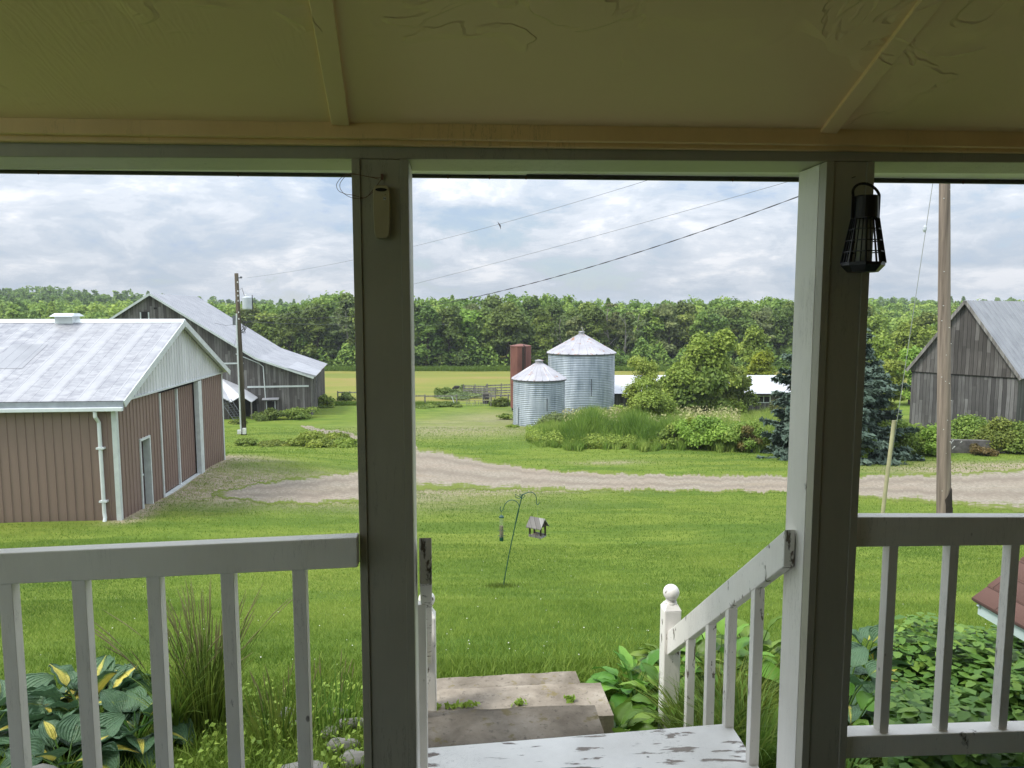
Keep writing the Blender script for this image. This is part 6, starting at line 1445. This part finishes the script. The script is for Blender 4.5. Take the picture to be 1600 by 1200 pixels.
def rosette(name, loc, nl, length, width, mat, seed, label, cat, group=None, cup=.35, droop=.55, ripple=.010, stem=.20, nu=9, nv_=8, spread=1.0, zsc=1.0, tintr=(.0, 1.0)):
    r = random.Random(seed); B = empty(name, loc, 0, label, cat, group); V_, U_, F_, T_ = [], [], [], []; nv = 0; m = MB()
    for i in range(nl):
        f = (i+.5)/nl; az = i*2.39996+r.uniform(-.3, .3); el = R(64-56*f**.8+r.uniform(-10, 10)); ln = length*(.62+.45*f)*r.uniform(.85, 1.12); wd = width*(.62+.45*f)*r.uniform(.85, 1.12); v, u, fq = leaf_grid(ln, wd, nu, nv_, cup*r.uniform(.5, 1.3), droop*r.uniform(.6, 1.3)*(.5+.7*f), ripple, r=r)
        st = stem*(1.15-.35*f)*r.uniform(.9, 1.2); sx = math.cos(el)*st*spread; sz = math.sin(max(el, R(38)))*st*1.25*zsc
        ce, se = math.cos(el-R(28)), math.sin(el-R(28)); M_ = Matrix.Rotation(az, 4, 'Z') @ Matrix.Translation((sx, 0, sz)) @ Matrix.Rotation(-(el-R(28)), 4, 'Y') @ Matrix.Rotation(r.uniform(-.45, .45), 4, 'X')
        Mn = np.array(M_); v = v @ Mn[:3, :3].T+Mn[:3, 3]; V_.append(v); U_.append(u); F_.append(fq+nv); nv += len(v); T_ += [r.uniform(*tintr)]*len(v)
        a = Vector((0, 0, -.02)); b = Vector(v[(nv_)//2]); m.tube([a, (a+b)/2+Vector((0, 0, st*.15)), b], [.006, .005, .004], 5)
    npmesh('leaves', np.concatenate(V_), np.concatenate(F_), mat, tint=np.array(T_), uv=np.concatenate(U_), parent=B, smooth=True); m.build('stalks', 'hosta_green', B); return B
def bed():
    G = 'hostas in the bed left of the steps'
    def at(px, D): return on_ground(px, D)
    rosette('hosta', at(95, 4.25), 36, .30, .30, 'hosta_variegated', 1, 'large blue green hosta with yellow hearts left of the ornamental grass', 'hosta', G, stem=.15, spread=1.5, zsc=.9, ripple=.024, cup=.55)
    rosette('hosta', at(-60, 4.1), 30, .30, .30, 'hosta_variegated', 2, 'blue green hosta cut by the left edge of view', 'hosta', G, stem=.14, spread=1.4)
    rosette('hosta', at(178, 3.95), 24, .26, .24, 'hosta_variegated', 3, 'smaller variegated hosta touching the ornamental grass', 'hosta', G, stem=.12, spread=1.3)
    rosette('hosta', at(60, 3.65), 24, .27, .26, 'hosta_variegated', 4, 'low variegated hosta at the bottom left corner', 'hosta', G, stem=.12, spread=1.3)
    G = 'hostas in the bed right of the steps'
    for i, (px, D, nl, ln, wd, st, lb) in enumerate(((1002, 4.45, 26, .25, .145, .16, 'green hosta spilling over the side of the concrete steps'), (962, 3.86, 26, .25, .15, .12, 'green hosta lowest beside the steps'), (1075, 4.7, 24, .25, .145, .20, 'green hosta behind the stair newel post'), (1065, 4.15, 24, .25, .15, .18, 'green hosta seen between newel and first baluster'),
            (1140, 4.75, 26, .26, .15, .22, 'green hosta behind the middle stair balusters'), (1195, 5.0, 24, .24, .14, .20, 'green hosta against the left side of right post'))):
        rosette('hosta', at(px, D), nl, ln, wd, 'hosta_green', 20+i, lb, 'hosta', G, stem=st, cup=.25, droop=.65, ripple=.008, nu=8, nv_=6)
    rosette('hosta', at(1362, 4.6), 18, .27, .22, 'hosta_variegated', 40, 'variegated hosta just right of the right porch post', 'hosta', G, stem=.26)
    rosette('hosta', at(1345, 4.25), 16, .24, .20, 'hosta_variegated', 41, 'hosta with yellow leaf half hidden by the right post', 'hosta', G, stem=.22)
    rosette('hosta', at(1412, 4.55), 14, .26, .23, 'hosta_variegated', 42, 'broad blue leaved hosta behind the first right baluster', 'hosta', G, stem=.24, tintr=(.9, 1.3))
    rosette('hosta', at(1350, 3.85), 18, .26, .15, 'hosta_green', 43, 'plain green hosta below the right railing beside post', 'hosta', G, stem=.20, cup=.25)
    rosette('hosta', at(1352, 3.55), 18, .24, .13, 'hosta_green', 44, 'green hosta nearest to the right bottom rail', 'hosta', G, stem=.22, cup=.25)
    # ornamental feather grass
    r = np.random.default_rng(31)
    def clump(px, D, n, h, w0, label, heads, sprd, lean):
        c = at(px, D); B = empty('ornamental_grass', c, 0, label, 'ornamental grass', 'ornamental grasses by the porch'); a = r.random(n)*6.283; q = r.random(n)**.5*w0; Vb = []; Fb = []; Tb = []; nv = 0
        for i in range(n):
            hh = h*r.uniform(.45, 1.0); le = lean*r.uniform(.2, 1.0); x0, y0 = q[i]*math.cos(a[i]), q[i]*math.sin(a[i]); dx, dy = math.cos(a[i]+r.normal()*.4), math.sin(a[i]+r.normal()*.4); wd = .0042*r.uniform(.7, 1.4); fa = r.random()*6.28; wx, wy = math.cos(fa)*wd, math.sin(fa)*wd; ti = np.clip(.4+r.normal()*.2, 0, 1)
            for k in range(7):
                t = k/6; b = le*hh*t**2.1; z = hh*t*(1-.28*le*t*t); ww = (1-t**2.5)*.9+.1; Vb += [(x0+dx*b-wx*ww, y0+dy*b-wy*ww, z), (x0+dx*b+wx*ww, y0+dy*b+wy*ww, z)]; Tb += [ti, ti]
                if k: o = nv+2*(k-1); Fb.append((o, o+1, o+3, o+2))
            nv += 14
        npmesh('blades', Vb, Fb, 'tall_grass_blade', tint=Tb, parent=B)
        if heads:
            m = MB(); m2 = MB(); 
            for i in range(heads):
                a_ = r.random()*6.283; q_ = r.random()**.5*w0*.8; hh = h*r.uniform(.90, 1.42); le = sprd*r.uniform(.05, 1.0)*(1.0 if r.random() < .8 else 2.0); dx, dy = math.cos(a_), math.sin(a_)*.6; P = []
                for k in range(9): t = k/8; P.append(Vector((q_*math.cos(a_)+dx*le*hh*t**2, q_*math.sin(a_)+dy*le*hh*t**2, hh*t*(1-.12*le*t*t))))
                m.tube(P, .0016, 4, False); e = P[-1]-P[-2]; A, Bz, C = P[6], P[7], P[8]; m2.tube([A, A.lerp(Bz, .5), Bz, Bz.lerp(C, .5), C, C+e*.25], [.001, .0026, .0032, .0028, .0016, .0005], 5)
            m.build('stems', 'tall_grass_blade', B); m2.build('seed_heads', 'seed_head', B)
    clump(298, 4.15, 230, .60, .15, 'upright feathery grass clump with brown plumes behind left railing', 105, .34, .5)
    clump(240, 4.0, 110, .55, .06, 'few arching plumes leaning over the hosta', 16, .75, .8)
    clump(418, 3.95, 90, .36, .18, 'sparse grass tuft left of the fifth baluster', 16, .25, .5)
    clump(500, 4.1, 90, .32, .18, 'sparse grass tuft beside the left post with pale stones', 12, .25, .5)
    clump(1120, 3.75, 420, .50, .15, 'fine arching grass clump behind the stair balusters', 0, .4, .95)
    clump(1195, 3.6, 420, .55, .14, 'fine arching grass against the right post', 0, .4, .95)
    clump(1165, 4.1, 300, .50, .14, 'fine grass clump behind the last stair baluster', 0, .4, .95)
    clump(1352, 3.4, 130, .30, .08, 'yellowish grass tuft low beside the right post', 0, .4, .7)
    # ground cover on the right
    n = 3600; D = r.uniform(3.15, 5.35, n); pxs = r.uniform(1385, 1780, n); L = (pxs-800)/F*D*1.07; hh = np.clip(.36+.10*np.sin(L*5+D*3)+.06*np.sin(D*9+L*2), .1, .6)*np.clip((5.45-D)*1.6, .2, 1)*r.uniform(.45, 1.08, n)
    base = gz(D, L); V_, F_, T_ = [], [], []; nv = 0; m = MB()
    for i in range(n):
        s = .062*r.uniform(.65, 1.35); c = np.array(dl(D[i], L[i], base[i]+hh[i])); az = r.random()*6.283; dr = r.uniform(.0, .5)
        for sub in ((0, 1.0), (2.2, .8), (-2.2, .8)) if r.random() < .7 else ((0, 1.3),):
            an = az+sub[0]; ln, wd = s*sub[1]*1.25, s*sub[1]*.8; d = np.array([math.cos(an), math.sin(an), 0]); p = np.array([-math.sin(an), math.cos(an), 0]); up = np.array([0, 0, 1.]); o = c+d*s*.12
            vs = [o, o+d*ln*.35+p*wd*.5-up*dr*ln*.1+up*.004, o+d*ln*.75+p*wd*.36-up*dr*ln*.5, o+d*ln-up*dr*ln*.85, o+d*ln*.75-p*wd*.36-up*dr*ln*.5, o+d*ln*.35-p*wd*.5-up*dr*ln*.1+up*.004, o+d*ln*.5-up*(dr*ln*.22+.004)]
            V_ += vs; F_ += [(nv, nv+1, nv+6, nv+5), (nv+1, nv+2, nv+3, nv+6), (nv+6, nv+3, nv+4, nv+5)]; T_ += [float(np.clip(.45+r.normal()*.2+(hh[i]-.33)*.9, 0, 1))]*7; nv += 7
    o = npmesh('ground_cover', V_, F_, 'ground_leaf', tint=T_); tag(o, 'dense leafy ground cover below the right railing', 'ground cover', kind='stuff')
    # weedy fringe between lawn and bed, and around the steps
    n = 16000; D = np.concatenate([r.uniform(3.4, 4.9, 8000), r.uniform(4.5, 5.3, 8000)]); L = np.concatenate([r.uniform(-3.2, -.70, 8000), r.uniform(-1.6, 1.2, 8000)]); h = np.concatenate([r.uniform(.05, .17, 8000), r.uniform(.05, .14, 8000)])
    ok = ~((L > -.66) & (L < .60) & (D < 4.78)); D, L, h = D[ok], L[ok], h[ok]; V, Fq, k = blades(D, L, h, .007, r.uniform(.2, .9, len(D)), r); o = npmesh('edge_grass', V, Fq, 'grass_blade', tint=np.repeat(np.clip(.55+r.normal(size=len(D))*.2, 0, 1), k)); tag(o, 'longer unmown grass fringe round the steps', 'grass', kind='stuff')
    n = 650; D = r.uniform(3.3, 4.6, n); L = r.uniform(-1.75, -.72, n); z = gz(D, L)+r.random(n)*.10+.02; P = np.stack([HX*D+RX*L, HY*D+RY*L, z], 1); V, Fq = cards(P, .022, np.tile([0, -.3, .9], (n, 1)), .5, 1.5, r); o = npmesh('small_weeds', V, Fq, 'leaf_bright', tint=np.repeat(r.random(n), 4)); tag(o, 'small leafy weeds in the bed beside the left post', 'weeds', kind='stuff')
    # stones
    rs = random.Random(6)
    def stone(px, D, s, label, sink=.3):
        c = at(px, D); bm = bmesh.new(); bmesh.ops.create_icosphere(bm, subdivisions=3, radius=1); ph = [rs.uniform(0, 6) for _ in range(6)]
        for v in bm.verts: k = 1+.14*math.sin(v.co.x*3+ph[0])+.12*math.sin(v.co.y*3.4+ph[1])+.06*math.sin(v.co.z*7+ph[2]+v.co.x*5); v.co = Vector((v.co.x*k*s*1.25, v.co.y*k*s*.9, v.co.z*k*s*.62))
        me = bpy.data.meshes.new('stone'); bm.to_mesh(me); bm.free(); me.materials.append(MAT['stone']); me.polygons.foreach_set('use_smooth', [True]*len(me.polygons)); o = bpy.data.objects.new('stone', me); COL.objects.link(o); o.location = c+Vector((0, 0, s*.62*(1-sink)*.6)); tag(o, label, 'stone', 'stones in the bed left of the steps')
    stone(452, 3.55, .10, 'large grey stone behind the fifth baluster'); stone(8, 3.5, .13, 'dark stone in the bottom left corner of the bed')
    for i, (px, D, s, lb) in enumerate(((515, 4.25, .055, 'pale pebble in the bed, farthest from the porch'), (535, 4.1, .06, 'pale pebble touching the left post in view'), (498, 4.0, .05, 'pale pebble just left of the post'), (522, 3.85, .065, 'pale pebble nearest to the porch by the post'), (430, 4.25, .05, 'pale pebble between the fourth and fifth balusters'), (445, 4.1, .045, 'small pale pebble behind the large grey stone'), (545, 3.7, .07, 'broad pale stone at the foot of the left post'))): stone(px, D, s, lb, .2)
    # weeds in the joints of the steps
    for i, (px, py, n_, lb) in enumerate(((720, 1106, 12, 'weed tuft on the concrete step, the widest'), (812, 1101, 6, 'small weed on the middle of the concrete step'), (893, 1096, 5, 'tiny weed near the right end of the concrete step'))):
        a, t = ray(px, py); D = -2.23/t; c = dl(D, a*D, -2.235); B = None; P = np.random.default_rng(i).normal(size=(n_*4, 3))*np.array([.055 if i == 0 else .016, .01, .008])+np.array([0, 0, .018]); V, Fq = cards(P, .018, np.tile([0, -.6, .6], (len(P), 1)), .5, 2.2, r); o = npmesh('step_weed', V, Fq, 'leaf_bright', tint=np.full(len(V), .5)); o.location = c; tag(o, lb, 'weed', 'weeds growing in the step joints')
    # taller rough tuft round the foot of the shepherd hook
    D0, L0 = ground(785, 917); n = 420; D = D0+r.normal(size=n)*.11; L = L0+r.normal(size=n)*.14; V, Fq, k = blades(D, L, r.uniform(.04, .10, n), .009, r.uniform(.1, .6, n), r); o = npmesh('grass_tuft', V, Fq, 'tall_grass_blade', tint=np.repeat(np.clip(.12+r.normal(size=n)*.1, 0, 1), k)); tag(o, 'darker uncut tuft round the foot of the shepherd hook', 'grass', kind='stuff')
bed()

def haze():
    m = bpy.data.materials.new('haze_air'); m.use_nodes = True; nt = m.node_tree; nt.nodes.clear(); o = nt.nodes.new('ShaderNodeOutputMaterial'); v = nt.nodes.new('ShaderNodeVolumePrincipled')
    v.inputs['Color'].default_value = (.80, .87, .95, 1); v.inputs['Density'].default_value = .00028; v.inputs['Anisotropy'].default_value = .2; nt.links.new(v.outputs[0], o.inputs['Volume']); MAT['haze_air'] = m
    b = MB().box(-3100, 3100, -330, 1700, -13.6, 20).build('haze', 'haze_air'); tag(b, 'thin summer air over the farm', 'haze', kind='stuff')
haze()
